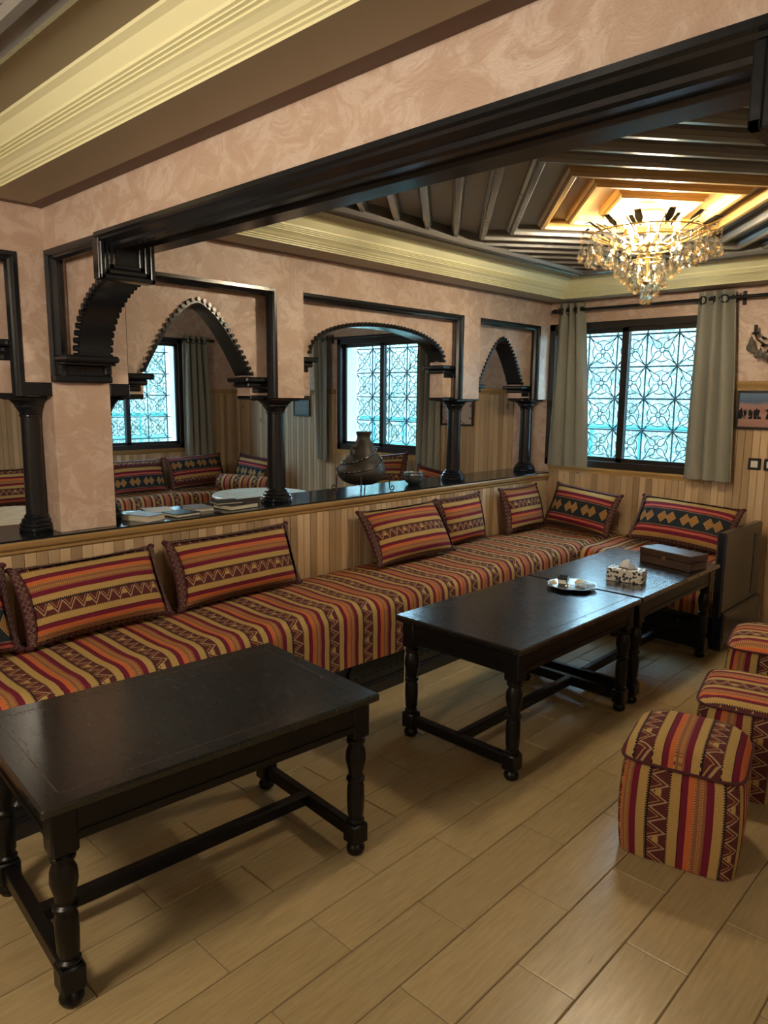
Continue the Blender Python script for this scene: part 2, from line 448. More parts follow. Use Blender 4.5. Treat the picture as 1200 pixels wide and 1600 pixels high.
M = dict(plaster=m_plaster(), black=m_lacquer(), counter=m_lacquer('black_counter_stone', (.008, .009, .011), .12), table=m_table(), tabletop=m_table(True),
         pine=m_pine('pine_board', (.47, .315, .17), (.62, .46, .285)), pinetrim=m_pine('pine_moulding', (.47, .29, .11), (.58, .39, .17), False, .35),
         floor=m_floor(), grout=plain('floor_grout', (.20, .135, .075), .8), kilim=m_kilim(), kilim2=m_kilim2(), braid=m_braid(),
         cornice=plain('cream_yellow_paint', (.73, .69, .42), .45), soffit=plain('taupe_soffit_paint', (.34, .285, .195), .5),
         brown=plain('brown_edge_band', (.115, .062, .042), .55), panel=plain('taupe_ceiling_panel', (.30, .285, .24), .42),
         rib=m_lacquer('dark_ceiling_rib', (.14, .13, .12), .2), honey=m_pine('honey_ceiling_wood', (.36, .21, .06), (.46, .29, .10), False, .4),
         white=plain('white_render', (.75, .74, .70), .7), frame=plain('dark_brown_window_frame', (.020, .016, .015), .35), pane=m_pane(),
         grille=plain('blue_grey_iron', (.035, .07, .10), .5), curtain=m_curtain(), crystal=m_crystal(), brass=plain('aged_brass', (.45, .33, .14), .35, 1.0),
         iron=plain('black_iron', (.012, .012, .013), .4, .3), bulb=m_emit('lit_bulb', (1.0, .86, .62), 30), leaf=m_leaf(), clay=m_clay(), marble=m_marble(),
         teal=plain('teal_railing_paint', (.03, .30, .30), .5), ground=plain('garden_ground', (.20, .22, .14), .9), fabricdark=plain('dark_cord', (.06, .012, .018), .9),
         dark=plain('dark_plastic', (.012, .010, .010), .35), switch=plain('white_plastic', (.72, .72, .68), .35), mushroom=plain('dim_ceiling_paint', (.30, .25, .19), .6),
         paper=plain('white_paper', (.70, .74, .80), .7), page=plain('book_pages', (.62, .56, .42), .8), bookblk=plain('dark_book_cover', (.02, .022, .03), .35),
         bookgry=plain('grey_book_cover', (.25, .26, .30), .4), bookblue=plain('pale_blue_magazine', (.45, .62, .85), .25), bark=plain('tree_bark', (.12, .09, .06), .9),
         smoky=m_smoky(), hill=m_hill(), silver=plain('silver_metal', (.62, .62, .60), .25, 1.0), boxwood=m_pine('dark_box_wood', (.050, .030, .022), (.085, .050, .035), False, .3))

# ================================================================== THE SETTING
def S(mb, name, mat, parent=None, smooth=None):
    return mb.build(name, M[mat], parent, smooth, kind=None if parent else 'structure')
# ---------------------------------------------------------------- floor
fl = MB().box(XO-.4, XR, YF, YB+.31, -.12, -.004); floor = S(fl, 'floor', 'grout')
PW, PL = .1745, .555
pm = MB().box(0, PW-.003, 0, PL-.003, -.012, 0, .0022).mesh('plank'); pm.materials.append(M['floor'])
rest = MB()
for i in range(-8, 20):
    x = -1.276+i*PW
    off = 1.5165 + (0 if i % 2 == 0 else PL/2)
    for j in range(-8, 8):
        y = off+j*PL
        if x+PW > XR or y+PL < YF: continue
        if y+PL > YB+.1: continue
        if x < .55 and y > -.75: inst(pm, 'plank', floor, (x, y, 0))
        else: rest.box(x, x+PW-.003, y, y+PL-.003, -.012, 0)
o = rest.build('plank_field', M['floor'], floor); o['kind'] = 'stuff'

# ---------------------------------------------------------------- walls with board lining
def bmesh_boards(h, t=.012, wdt=.0485):
    me = MB().box(0, wdt-.0012, -t, 0, 0, h, .003).mesh('board'); me.materials.append(M['pine']); return me
BW = .0485
def boards(parent, n, h, place):
    me = bmesh_boards(h)
    for i in range(n):
        l, rz = place(i); inst(me, 'board', parent, l, (0, 0, rz))

# partition (low wall + arcade above)
wl = MB().box(-3.112, -3.44, YF, YB, 0, ZK-.014); wall_left = S(wl, 'wall_left', 'plaster')
boards(wall_left, 98, ZK-.055, lambda i: ((-3.112, .43+i*BW, .0), H2))   # boards face +x
tm = MB()
prof = [(-3.112, .842), (-3.10, .842), (-3.092, .850), (-3.092, .862), (-3.086, .866), (-3.080, .876), (-3.080, .890), (-3.086, .897), (-3.112, .899)]
tm.loft([[(x, YF, z) for x, z in prof], [(x, YB-.001, z) for x, z in prof]]); S(tm, 'trim_1', 'pinetrim', None, SM)
ct = MB().box(-3.090, -3.485, YF, YB-.002, ZK-.013, ZK, .004).build('counter_top', M['counter'], None, None,
    label='glossy black stone counter running along the top of the pine-panelled half wall', cat='counter')
up_ = MB()
OPEN = [(-.35, 1.17), (1.62, 2.47), (2.655, 4.09), (4.28, 5.07)]
ZT = 2.055
up_.box(XP, XB, YF, YB, ZT, 2.46)
up_.box(XP, XB, YF, -.35, 1.488, ZT); up_.box(XP, XB, 1.17, 1.62, 1.545, ZT)
up_.box(XP, XB, 2.47, 2.655, 1.488, ZT); up_.box(XP, XB, 4.09, 4.28, 1.488, ZT); up_.box(XP, XB, 5.07, YB, 1.488, ZT)
arcade = S(up_, 'wall_arcade', 'plaster')
S(MB().box(XP, -3.285, BY0, BY1, ZK+.001, 1.546), 'pier', 'plaster', arcade)

def arch_curve(kind, w, sp, zs, rise, n):
    """list of (s, z) from left spring to right spring"""
    hw = w/2-sp; c = w/2; out = []
    for i in range(n+1):
        a = math.pi*i/n
        q = -math.cos(a)                     # -1..1
        t = 1-abs(q)
        if kind == 'point': z = 1-(1-t)**1.65
        else: z = (1-(1-t)**2.15)**.47 if t > 0 else 0
        out.append((c+q*hw, zs+rise*z))
    return out
def resample(pts, step):
    L = [0]
    for a, b in zip(pts, pts[1:]): L.append(L[-1]+math.dist(a, b))
    n = max(4, round(L[-1]/step)); out = []; k = 0
    for i in range(n+1):
        d = L[-1]*i/n
        while k < len(L)-2 and L[k+1] < d: k += 1
        f = (d-L[k])/max(1e-9, L[k+1]-L[k])
        out.append(tuple(pts[k][j]+(pts[k+1][j]-pts[k][j])*f for j in range(2)))
    return out
def arch_fill(parent, mp, w, zb, zt, kind, sp, zs, rise, zl, d0=.085, d1=.20, step=.032, sides=(1, 1), single=False, tr=.0105):
    """recessed spandrel panel with its scalloped black arch; mp(s, d, z) -> world"""
    cv = arch_curve(kind, w, sp, zs, rise, 48)
    pan = MB()
    # panel: solid above the curve
    ss = [(0, zb)]+[(sp, zb)]+cv+[(w-sp, zb), (w, zb)]
    fr, bk, ft, bt = [], [], [], []
    for s_, z_ in ss:
        fr.append(pan.vert(mp(s_, d0, z_))); bk.append(pan.vert(mp(s_, d1, z_)))
        ft.append(pan.vert(mp(s_, d0, zt))); bt.append(pan.vert(mp(s_, d1, zt)))
    for i in range(len(ss)-1):
        if abs(ss[i+1][0]-ss[i][0]) > 1e-6:
            pan.face((fr[i], fr[i+1], ft[i+1], ft[i])); pan.face((bk[i+1], bk[i], bt[i], bt[i+1]))
        pan.face((fr[i], bk[i], bk[i+1], fr[i+1]))
    S(pan, 'arch_panel', 'plaster', parent)
    # black intrados lining
    li = MB(); n = len(cv)
    def off(i, h):
        a = cv[max(0, i-1)]; b = cv[min(n-1, i+1)]
        tx, tz = b[0]-a[0], b[1]-a[1]; l = math.hypot(tx, tz)
        return (cv[i][0]+tz/l*h, cv[i][1]-tx/l*h)
    rings = []
    for i in range(n):
        p, q = off(i, -.002), off(i, .012)
        rings.append([mp(p[0], d0-.006, p[1]), mp(q[0], d0-.006, q[1]), mp(q[0], d1+.006, q[1]), mp(p[0], d1+.006, p[1])])
    li.loft(rings); lin = S(li, 'arch_lining', 'black', parent, SM)
    # scallops: short rods along the front and back edge
    pts = resample(cv, step); rods = MB()
    for ii, (s_, z_) in enumerate(pts):
        qa, qb = pts[max(0, ii-1)], pts[min(len(pts)-1, ii+1)]; ql = math.dist(qa, qb); s_ -= (qb[1]-qa[1])/ql*.005; z_ += (qb[0]-qa[0])/ql*.005
        for e0, e1 in ((d0-.016, d0+.035), (d1-.035, d1+.014)):
            b = len(rods.v); m = 8
            for d in (e0, e1):
                for k in range(m):
                    a = 2*math.pi*k/m
                    rods.v.append(mp(s_+tr*math.cos(a), d, z_+tr*math.sin(a)))
            for k in range(m):
                l = (k+1) % m; rods.f.append((b+k, b+l, b+m+l, b+m+k))
            rods.f.append(tuple(b+k for k in range(m))); rods.f.append(tuple(b+m+k for k in range(m)))
    o = S(rods, 'scallops', 'black', parent, SM); o['kind'] = 'stuff'
    # ledges under the springing
    for sd in (0, 1):
        if not sides[sd]: continue
        lg = MB()
        for (a, b_, za, zz, dd) in ((.0, sp+.045, zl-.028, zl, .035), (.0, sp+.02, zl-.055, zl-.028, .012), (.004, sp-.01, zl-.085, zl-.055, .006)):
            s0, s1 = (a, b_) if sd == 0 else (w-b_, w-a)
            P = [mp(s0, d0-dd, za), mp(s1, d1+dd, zz)]
            lg.box(P[0][0], P[1][0], P[0][1], P[1][1], za, zz, .007)
        S(lg, 'arch_ledge', 'black', parent)
        bl = MB()
        s0, s1 = (0, sp) if sd == 0 else (w-sp, w)
        P = [mp(s0, d0-.004, 0), mp(s1, d1+.004, 0)]
        bl.box(P[0][0], P[1][0], P[0][1], P[1][1], zb-.012, zb+.012, .004)
        S(bl, 'arch_foot', 'black', parent)
def mould_prof(d):  # stepped moulding section: (depth into wall, thickness out of the reveal)
    return [(-.004, 0), (-.004, .016), (.004, .024), (.010, .024), (.014, .032), (.030, .040), (.046, .036), (.052, .026), (.064, .022), (.064, 0)]
def opening_frame(mp, w, z0, zt, nm, parent):
    mb = MB(); pr_ = mould_prof(0)
    path = [(0, zt, 0, -1), (w, zt, -1, -1), (w, z0, -1, 0)]
    mb.loft([[mp(s+t*ks, d, z+t*kz) for d, t in pr_] for s, z, ks, kz in path]); S(mb, 'arch_frame', 'black', parent)
    mb = MB().loft([[mp(t*.9, .046+d*.6, z) for d, t in pr_] for z in (z0, zt-.02)]); return S(mb, 'arch_frame', 'black', parent)
ACFG = [('flat', .13, 1.745, .19, 1.716, 1.17), ('point', .118, 1.610, .352, 1.596, 0), ('flat', .115, 1.745, .192, 1.716, 0), ('point', .118, 1.610, .33, 1.594, 0)]
for (y0, y1), (kind, sp, zs, rise, zl, _) in zip(OPEN, ACFG):
    mp = lambda s, d, z, y0=y0: (XP-d, y0+s, z)
    arch_fill(arcade, mp, y1-y0, 1.488, ZT, kind, sp, zs, rise, zl)
    opening_frame(mp, y1-y0, 1.488, ZT, 0, arcade)
ab = MB().box(XP+.004, XB-.004, 1.165, 1.279, 1.489, 1.545, .004); S(ab, 'arch_foot', 'black', arcade)
ab = MB().box(XP+.004, XB-.004, 1.531, 1.625, 1.489, 1.545, .004); S(ab, 'arch_foot', 'black', arcade)

# main beam between the two bays
bm = MB().box(XP, XR, BY0, BY1, 2.06, 2.46); wall_mid = S(bm, 'wall_middle', 'plaster')
XL, XRR = -2.64, -.41
pf = [(1.262, 2.076), (1.262, 2.062), (1.272, 2.057), (1.276, 2.050), (1.292, 2.045), (1.306, 2.040), (1.310, 2.030), (1.322, 2.026), (1.342, 2.025), (1.350, 2.038), (1.402, 2.038), (1.406, 2.027), (1.478, 2.027), (1.482, 2.06), (1.482, 2.088)]
mb = MB().loft([[(x, y, z) for y, z in pf] for x in (XL-.02, XRR+.02)]); S(mb, 'beam_lining', 'black', wall_mid)
for sgn, xw in ((1, XP), (-1, -3.07-XP)):
    X = (lambda x: x) if sgn > 0 else (lambda x: -3.05-x)
    # frame mouldings of the spandrel bracket
    mp = lambda s, d, z: (xw+sgn*s, BY0+d, z)
    pr_ = mould_prof(0)
    path = [(0, 1.547, 1, 0), (0, 2.074, 1, -1), (.50, 2.074, 0, -1)]
    mb = MB().loft([[mp(s+t*ks, d, z+t*kz) for d, t in pr_] for s, z, ks, kz in path]); S(mb, 'bracket_frame', 'black', wall_mid)
    # recessed spandrel with a quarter arch
    cx, cz, a_, b_ = .52, 1.655, .435, .305
    cv = []
    for i in range(29):
        th = math.pi-math.radians(84)*i/28
        s_ = cx+a_*math.cos(th); cv.append((s_, cz+b_*math.sin(th)))
    pan = MB(); ss = [(0, 1.652), (cx-a_, 1.652)]+cv
    q = []
    for s_, z_ in ss: q.append([pan.vert(mp(s_, .085, z_)), pan.vert(mp(s_, .195, z_)), pan.vert(mp(s_, .085, 2.06)), pan.vert(mp(s_, .195, 2.06))])
    for i in range(len(ss)-1):
        A, B = q[i], q[i+1]
        if abs(ss[i+1][0]-ss[i][0]) > 1e-6:
            pan.face((A[0], B[0], B[2], A[2])); pan.face((B[1], A[1], A[3], B[3]))
        pan.face((A[0], A[1], B[1], B[0]))
    pan.face((q[-1][0], q[-1][1], q[-1][3], q[-1][2]))
    S(pan, 'arch_panel', 'plaster', wall_mid)
    li = MB(); rings = []
    for i in range(len(cv)):
        a = cv[max(0, i-1)]; b = cv[min(len(cv)-1, i+1)]; tx, tz = b[0]-a[0], b[1]-a[1]; l = math.hypot(tx, tz)
        p = (cv[i][0]-tz/l*.002, cv[i][1]+tx/l*.002); r_ = (cv[i][0]+tz/l*.014, cv[i][1]-tx/l*.014)
        rings.append([mp(p[0], .079, p[1]), mp(r_[0], .079, r_[1]), mp(r_[0], .215, r_[1]), mp(p[0], .215, p[1])])
    S(li.loft(rings), 'arch_lining', 'black', wall_mid, SM)
    sc = MB()
    for e in (0, 1): sc.tube([(0, -.026+e*.052, 0)], .0115, 12) if False else None
    sc.cyl((0, -.026, 0), (0, .026, 0), .0130, 12)
    scm = sc.mesh('scallop', SM); scm.materials.append(M['black'])
    for (s_, z_) in resample(cv, .032):
        for d in (.088, .200):
            inst(scm, 'scallop', wall_mid, mp(s_, d, z_))
    lg = MB()
    x0, x1 = mp(0, 0, 0)[0], mp(.125, 0, 0)[0]
    lg.box(x0, x1, BY0+.004, BY0+.245, 1.630, 1.658, .009); lg.box(x0, mp(.105, 0, 0)[0], BY0+.012, BY0+.235, 1.618, 1.630, .004)
    S(lg, 'arch_ledge', 'black', wall_mid)
    bs = MB()
    bs.box(x0, mp(.028, 0, 0)[0], BY0, BY1-.005, 1.547, 1.618, .003)
    bs.box(x0, mp(.040, 0, 0)[0], BY0-.004, BY1, 1.547, 1.578, .006); bs.box(x0, mp(.040, 0, 0)[0], BY1-.035, BY1-.002, 1.578, 1.622, .006)
    S(bs, 'bracket_base', 'black', wall_mid)
    # hanging block, nested frames on the face turned to the opening
    xb = X(XL)
    hb = MB(); hb.box(xb, X(XL-.045), 1.268, 1.482, 1.915, 2.06, .003)
    for k, (m_, ex) in enumerate(((0, .020), (.020, .014), (.040, .008))):
        y0, y1, z0 = 1.268+m_, 1.482-m_, 1.915+m_
        t = .017
        hb.box(xb, xb+sgn*ex, y0, y0+t, z0, 2.045, .003); hb.box(xb, xb+sgn*ex, y1-t, y1, z0, 2.045, .003); hb.box(xb, xb+sgn*ex, y0, y1, z0, z0+t, .003)
    S(hb, 'hanging_block', 'black', wall_mid)
S(MB().box(-3.07-XP, .35, BY0, BY1, 0, 2.06), 'pier', 'plaster', wall_mid)

# ---------------------------------------------------------------- window wall
W1 = (-3.137, -1.885, .970, 2.075); W2 = (-5.631, -4.390, .955, 2.075); W3 = (3.185, 4.518, .892, 2.12)
YO = YB+.31
wb = MB()
for a, b in ((XO-.4, W2[0]), (W2[1], W1[0]), (W1[1], XR)): wb.box(a, b, YB, YO, 0, 2.5)
for x0, x1, z0, z1 in (W1, W2): wb.box(x0, x1, YB, YO, 0, z0); wb.box(x0, x1, YB, YO, z1, 2.5)
wall_back = S(wb, 'wall_back', 'plaster')
rv = MB()
def reveal(mb, x0, x1, z0, z1, mp):
    e = .004
    for a, b, c, d in ((x0, x0+e, z0, z1), (x1-e, x1, z0, z1), (x0+e, x1-e, z1-e, z1), (x0+e, x1-e, z0, z0+e)):
        P, Q = mp(a, .08, c), mp(b, .31, d); mb.box(P[0], Q[0], P[1], Q[1], P[2], Q[2])
mpb = lambda s, d, z: (s, YB+d, z); mpl = lambda s, d, z: (XO-d, s, z)
reveal(rv, *W1, mpb); o = S(rv, 'window_reveal', 'white', wall_back)
rv = MB(); reveal(rv, *W2, mpb); S(rv, 'window_reveal', 'white', wall_back)
boards(wall_back, 26, .925, lambda i: ((-3.10+i*BW, YB, 0), 0))
boards(wall_back, 22, 1.57, lambda i: ((-1.855+i*BW, YB, 0), 0))
boards(wall_back, 26, .905, lambda i: ((-5.645+i*BW, YB, 0), 0))
boards(wall_back, 37, 1.52, lambda i: ((-7.46+i*BW, YB, 0), 0))
boards(wall_back, 19, 1.53, lambda i: ((-4.38+i*BW, YB, 0), 0))
def cap(nm, x0, x1, z0, h=.05, t=.028, par=None):
    mb = MB(); p = [(0, 0), (.012, 0), (.014, h*.3), (t*.7, h*.45), (t, h*.7), (t, h*.92), (t-.006, h), (0, h)]
    mb.loft([[(x, YB-a, z0+b) for a, b in p] for x in (x0, x1)]); return S(mb, nm, 'pinetrim', par, SM)
cap('trim_2', -3.10, -1.86, .925, .044); cap('trim_3', -1.86, -.7, 1.572, .052); cap('trim_4', -5.66, -4.37, .905, .046); cap('trim_5', -7.47, -5.66, 1.52); cap('trim_6', -4.37, -3.44, 1.53)

# ---------------------------------------------------------------- side wall of the other room
ws = MB()
ws.box(XO, XO-.34, YF, W3[0], 0, 2.5); ws.box(XO, XO-.34, W3[1], YB+.31, 0, 2.5)
ws.box(XO, XO-.34, W3[0], W3[1], 0, W3[2]); ws.box(XO, XO-.34, W3[0], W3[1], W3[3], 2.5)
wall_side = S(ws, 'wall_far_left', 'plaster')
rv = MB(); reveal(rv, *W3, mpl); S(rv, 'window_reveal', 'white', wall_side)
boards(wall_side, 14, 1.52, lambda i: ((XO, 4.53+i*BW, 0), H2))
boards(wall_side, 27, .845, lambda i: ((XO, 3.20+i*BW, 0), H2))
boards(wall_side, 30, 1.52, lambda i: ((XO, 1.72+i*BW, 0), H2))
mb = MB()
for y0, y1, z0 in ((4.53, YB-.01, 1.52), (1.5, 3.18, 1.52), (3.17, 4.53, .848)):
    mb = MB(); p = [(0, 0), (.012, 0), (.02, .02), (.028, .035), (.028, .045), (.02, .048), (0, .048)]
    mb.loft([[(XO+a, y, z0+b) for a, b in p] for y in (y0, y1)]); S(mb, 'trim_7', 'pinetrim', None, SM)
S(MB().box(XR, XR+.1, YF, YO, 0, 2.5), 'wall_right', 'plaster')
S(MB().box(XO-.4, XR+.1, YF-.1, YF, 0, 2.5), 'wall_front', 'plaster')

# ---------------------------------------------------------------- windows
def window(nm, mp, x0, x1, z0, z1, ft=.052):
    root = MB()
    def bar(mb, a, b, c, d, e0, e1, ch=.003):
        P, Q = mp(a, e0, c), mp(b, e1, d); mb.box(P[0], Q[0], P[1], Q[1], P[2], Q[2], ch)
    bar(root, x0, x0+ft, z0, z1, -.014, .075); bar(root, x1-ft, x1, z0, z1, -.014, .075)
    bar(root, x0, x1, z1-ft, z1, -.014, .075); bar(root, x0, x1, z0, z0+ft, -.014, .075)
    wn = S(root, nm, 'frame')
    xm = (x0+x1)/2
    for k, (a, b, e) in enumerate(((x0+ft*.8, xm+.026, .035), (xm-.026, x1-ft*.8, .008))):
        sh = MB(); t = .042
        bar(sh, a, a+(t if k == 0 else .052), z0+ft*.8, z1-ft*.8, e, e+.024); bar(sh, b-(t if k == 1 else .052), b, z0+ft*.8, z1-ft*.8, e, e+.024)
        bar(sh, a, b, z0+ft*.8, z0+ft*.8+t, e, e+.024); bar(sh, a, b, z1-ft*.8-t, z1-ft*.8, e, e+.024)
        s_ = S(sh, 'sash', 'frame', wn)
        g = MB(); bar(g, a+.03, b-.03, z0+ft+.01, z1-ft-.01, e+.010, e+.013, 0); S(g, 'pane', 'pane', s_)
    return wn
window('window_1', mpb, *W1); window('window_2', mpb, *W2); window('window_3', mpl, *W3)
# wrought grilles outside: square cells with a four-petal flower
def flower_mesh(c=.2415):
    mb = MB(); h = c/2; r = .0042
    mb.tube([(.019*math.cos(a), 0, .019*math.sin(a)) for a in [2*math.pi*i/14 for i in range(14)]], r, 5, True)
    for q in range(4):
        a0 = math.pi/4+q*math.pi/2; ca, sa = math.cos(a0), math.sin(a0)
        for sg in (-1, 1):
            pts = []
            for t, wv in ((.019, .004), (.030, .018), (.045, .024), (.062, .022), (.085, .013), (.110, .006), (h*1.414-.006, .0)):
                pts.append((t*ca-sg*wv*sa, 0, t*sa+sg*wv*ca))
            mb.tube(pts, r, 5)
        b0 = q*math.pi/2
        mb.tube([(.088*math.cos(b0+t), 0, .088*math.sin(b0+t)) for t in [math.radians(-33+66*i/8) for i in range(9)]], r, 5)
    me = mb.mesh('flower'); me.materials.append(M['grille']); return me
FLM = flower_mesh()
def grille(label, mp, x0, x1, z0, z1, xr, zr, rz, group=None):
    c, cz = .2415, .245
    xs = [xr+k*c for k in range(-12, 13) if x0-.02 < xr+k*c < x1+.02]; zs = [zr+k*cz for k in range(-8, 8) if z0-.02 < zr+k*cz < z1+.02]
    base = mp((x0+x1)/2, .28, z0)
    g = thing('window_grille', label, 'window grille', base, 0, group)
    loc = lambda x, z: tuple(a-b for a, b in zip(mp(x, .28, z), base))
    for x in xs: MB().cyl(loc(x, z0+.006), loc(x, z1-.006), .0068, 8).build('bar', M['grille'], g)
    for z in zs: MB().cyl(loc(x0+.006, z), loc(x1-.006, z), .0068, 8).build('bar', M['grille'], g)
    bm = MB().ball((0, 0, 0), .013, 10, 6).mesh('rosette', SM); bm.materials.append(M['grille'])
    for x in xs:
        for z in zs: inst(bm, 'rosette', g, loc(x, z))
    for i in range(len(xs)+1):
        for j in range(len(zs)+1):
            x = (xs[i] if i < len(xs) else xs[-1]+c)-c/2; z = (zs[j] if j < len(zs) else zs[-1]+cz)-cz/2
            if x-c/2 < x0-.0 or x+c/2 > x1+.0 or z-cz/2 < z0 or z+cz/2 > z1: 
                if x-c*.4 < x0 or x+c*.4 > x1 or z-cz*.4 < z0 or z+cz*.4 > z1: continue
            inst(FLM, 'flower', g, loc(x, z), (0, 0, rz))
    return g
grille('blue-grey iron flower grille outside the curtained window of the main room', mpb, *W1, -2.702, 1.747, 0)
grille('iron flower grille outside the window behind the clay vase', mpb, *W2, -5.16, 1.742, 0)
grille('iron flower grille seen through the pointed arch next to the pier', mpl, *W3, 4.23, 1.735, H2)

# ---------------------------------------------------------------- tray ceilings of both bays
def bay(x0, x1, y0, y1, near):
    r = MB(); r.rect_loop(x0, x1, y0, y1, [(.07, ZS), (.235, ZS), (.235, ZS+.03), (.07, ZS+.03)], True)
    root = S(r, 'ceiling', 'soffit')
    S(MB().rect_loop(x0, x1, y0, y1, [(-.0, ZS+.006), (.075, ZS+.006), (.075, ZS+.05), (-.0, ZS+.05)], True), 'soffit_edge_band', 'brown', root)  # brown strip between the wall and the soffit edge
    i0 = .235; z = ZS
    p = [(0, 0), (-.002, .006), (.006, .010), (.006, .015), (.014, .018), (.014, .023), (.022, .028), (.030, .038), (.042, .046), (.050, .050), (.050, .055),
         (.058, .057), (.058, .061), (.066, .063), (.066, .067), (.073, .069), (.073, .078), (.100, .108), (.118, .116), (.122, .125), (.122, .16), (.001, .16)]
    S(MB().rect_loop(x0, x1, y0, y1, [(i0+a, z+b) for a, b in p], True), 'cornice', 'cornice', root)
    S(MB().rect_loop(x0, x1, y0, y1, [(i0+.118, ZC-.045), (i0+.27, ZC-.045), (i0+.27, ZC), (i0+.118, ZC)], True), 'ledge', 'soffit', root)
    fp = [(i0+.255, ZC-.045), (i0+.255, ZC-.058), (i0+.275, ZC-.066), (i0+.285, ZC-.060), (i0+.315, ZC-.060), (i0+.325, ZC-.070), (i0+.345, ZC-.066), (i0+.355, ZC-.05), (i0+.355, ZC), (i0+.255, ZC)]
    S(MB().rect_loop(x0, x1, y0, y1, fp, True), 'ceiling_frame', 'rib', root)
    S(MB().box(x0, x1, y0, y1, ZC, ZC+.05), 'ceiling_board', 'panel', root)
    cx, cy = (x0+x1)/2, (y0+y1)/2; hx, hy = (x1-x0)/2-i0-.35, (y1-y0)/2-i0-.35
    a, b = .55, .68
    def ends(s):
        p = (a*s, 0) if a*s <= hx else (hx, b*(s-hx/a)); q = (0, b*s) if b*s <= hy else (a*(s-hy/b), hy)
        return p, q
    smax = hx/a+hy/b
    lv = [.41, .74]+[1.03+.345*k for k in range(0, 8)]
    for s in lv:
        if s+.06 > smax: continue
        inner = s < 1.1
        zt = ZC
        pr_ = [(-.062, zt), (-.062, zt-.022), (-.040, zt-.034), (-.030, zt-.034), (-.022, zt-.048), (.022, zt-.048), (.030, zt-.034), (.040, zt-.034), (.062, zt-.022), (.062, zt)]
        for sx in (-1, 1):
            for sy in (-1, 1):
                A, B = [], []
                for ds, z_ in pr_:
                    p_, q_ = ends(s+ds); A.append((cx+sx*p_[0], cy+sy*p_[1], z_)); B.append((cx+sx*q_[0], cy+sy*q_[1], z_))
                S(MB().loft([A, B]), 'rib', 'honey' if inner else 'rib', root)
    # honey coloured centre
    S(MB().loft([[(cx+a*s*ux, cy+b*s*uy, z_) for ux, uy in ((1, 0), (0, 1), (-1, 0), (0, -1))] for s, z_ in ((1.03, ZC-.003), (1.03, ZC+.001))]), 'centre_panel', 'honey', root)
    return root
bay(XP, -3.07-XP, BY1, YB, False)
bay(XP, -3.07-XP, -2.41, BY0, True)
S(MB().box(-3.07-XP, XR, YF, YB, ZS, ZS+.2), 'ceiling_aisle', 'soffit')
S(MB().box(XO, XB, YF, YB, 2.46, 2.6), 'ceiling_other', 'mushroom')
S(MB().box(XP-.3, XR, YF, YB, 2.47, 2.6), 'ceiling_upper', 'mushroom')

# ================================================================== THINGS
# ---------------------------------------------------------------- columns
def column(y, h, label, k=1.0, x=-3.28):
    t = thing('column', label, 'column', (x, y, ZK), 0, 'black lacquered columns of the arcade')
    MB().lathe([(.086*k, .0005), (.090*k, .008), (.090*k, .015), (.084*k, .020), (.088*k, .026), (.084*k, .033), (.074*k, .038), (.077*k, .045), (.072*k, .052), (.061*k, .057), (.063*k, .063), (.058*k, .069), (.052*k, .074)], 24).build('base', M['black'], t, SM)
    MB().lathe([(.0515*k, .072), (.0515*k, .09), (.049*k, h*.55), (.0475*k, h-.088)], 20).build('shaft', M['black'], t, SM)
    c = MB().lathe([(.049*k, h-.090), (.054*k, h-.086), (.054*k, h-.080), (.050*k, h-.076), (.055*k, h-.066), (.066*k, h-.050), (.072*k, h-.046), (.072*k, h-.040), (.082*k, h-.030), (.092*k, h-.022), (.094*k, h-.016)], 24)
    c.box(-.098*k, .098*k, -.098*k, .098*k, h-.018, h-.001, .004); c.build('capital', M['black'], t, SM)
hc = 1.488-ZK
column(1.235, hc, 'black column on the counter left of the square plaster pier', .82)
column(1.60, hc, 'black column hidden behind the square plaster pier, only its capital showing', .78, -3.365)
column(2.562, hc, 'black column on the counter between the books and the clay vase')
column(4.185, hc, 'black column on the counter right of the small metal bowl')
column(5.135, hc, 'black column on the counter in the corner beside the window curtain')

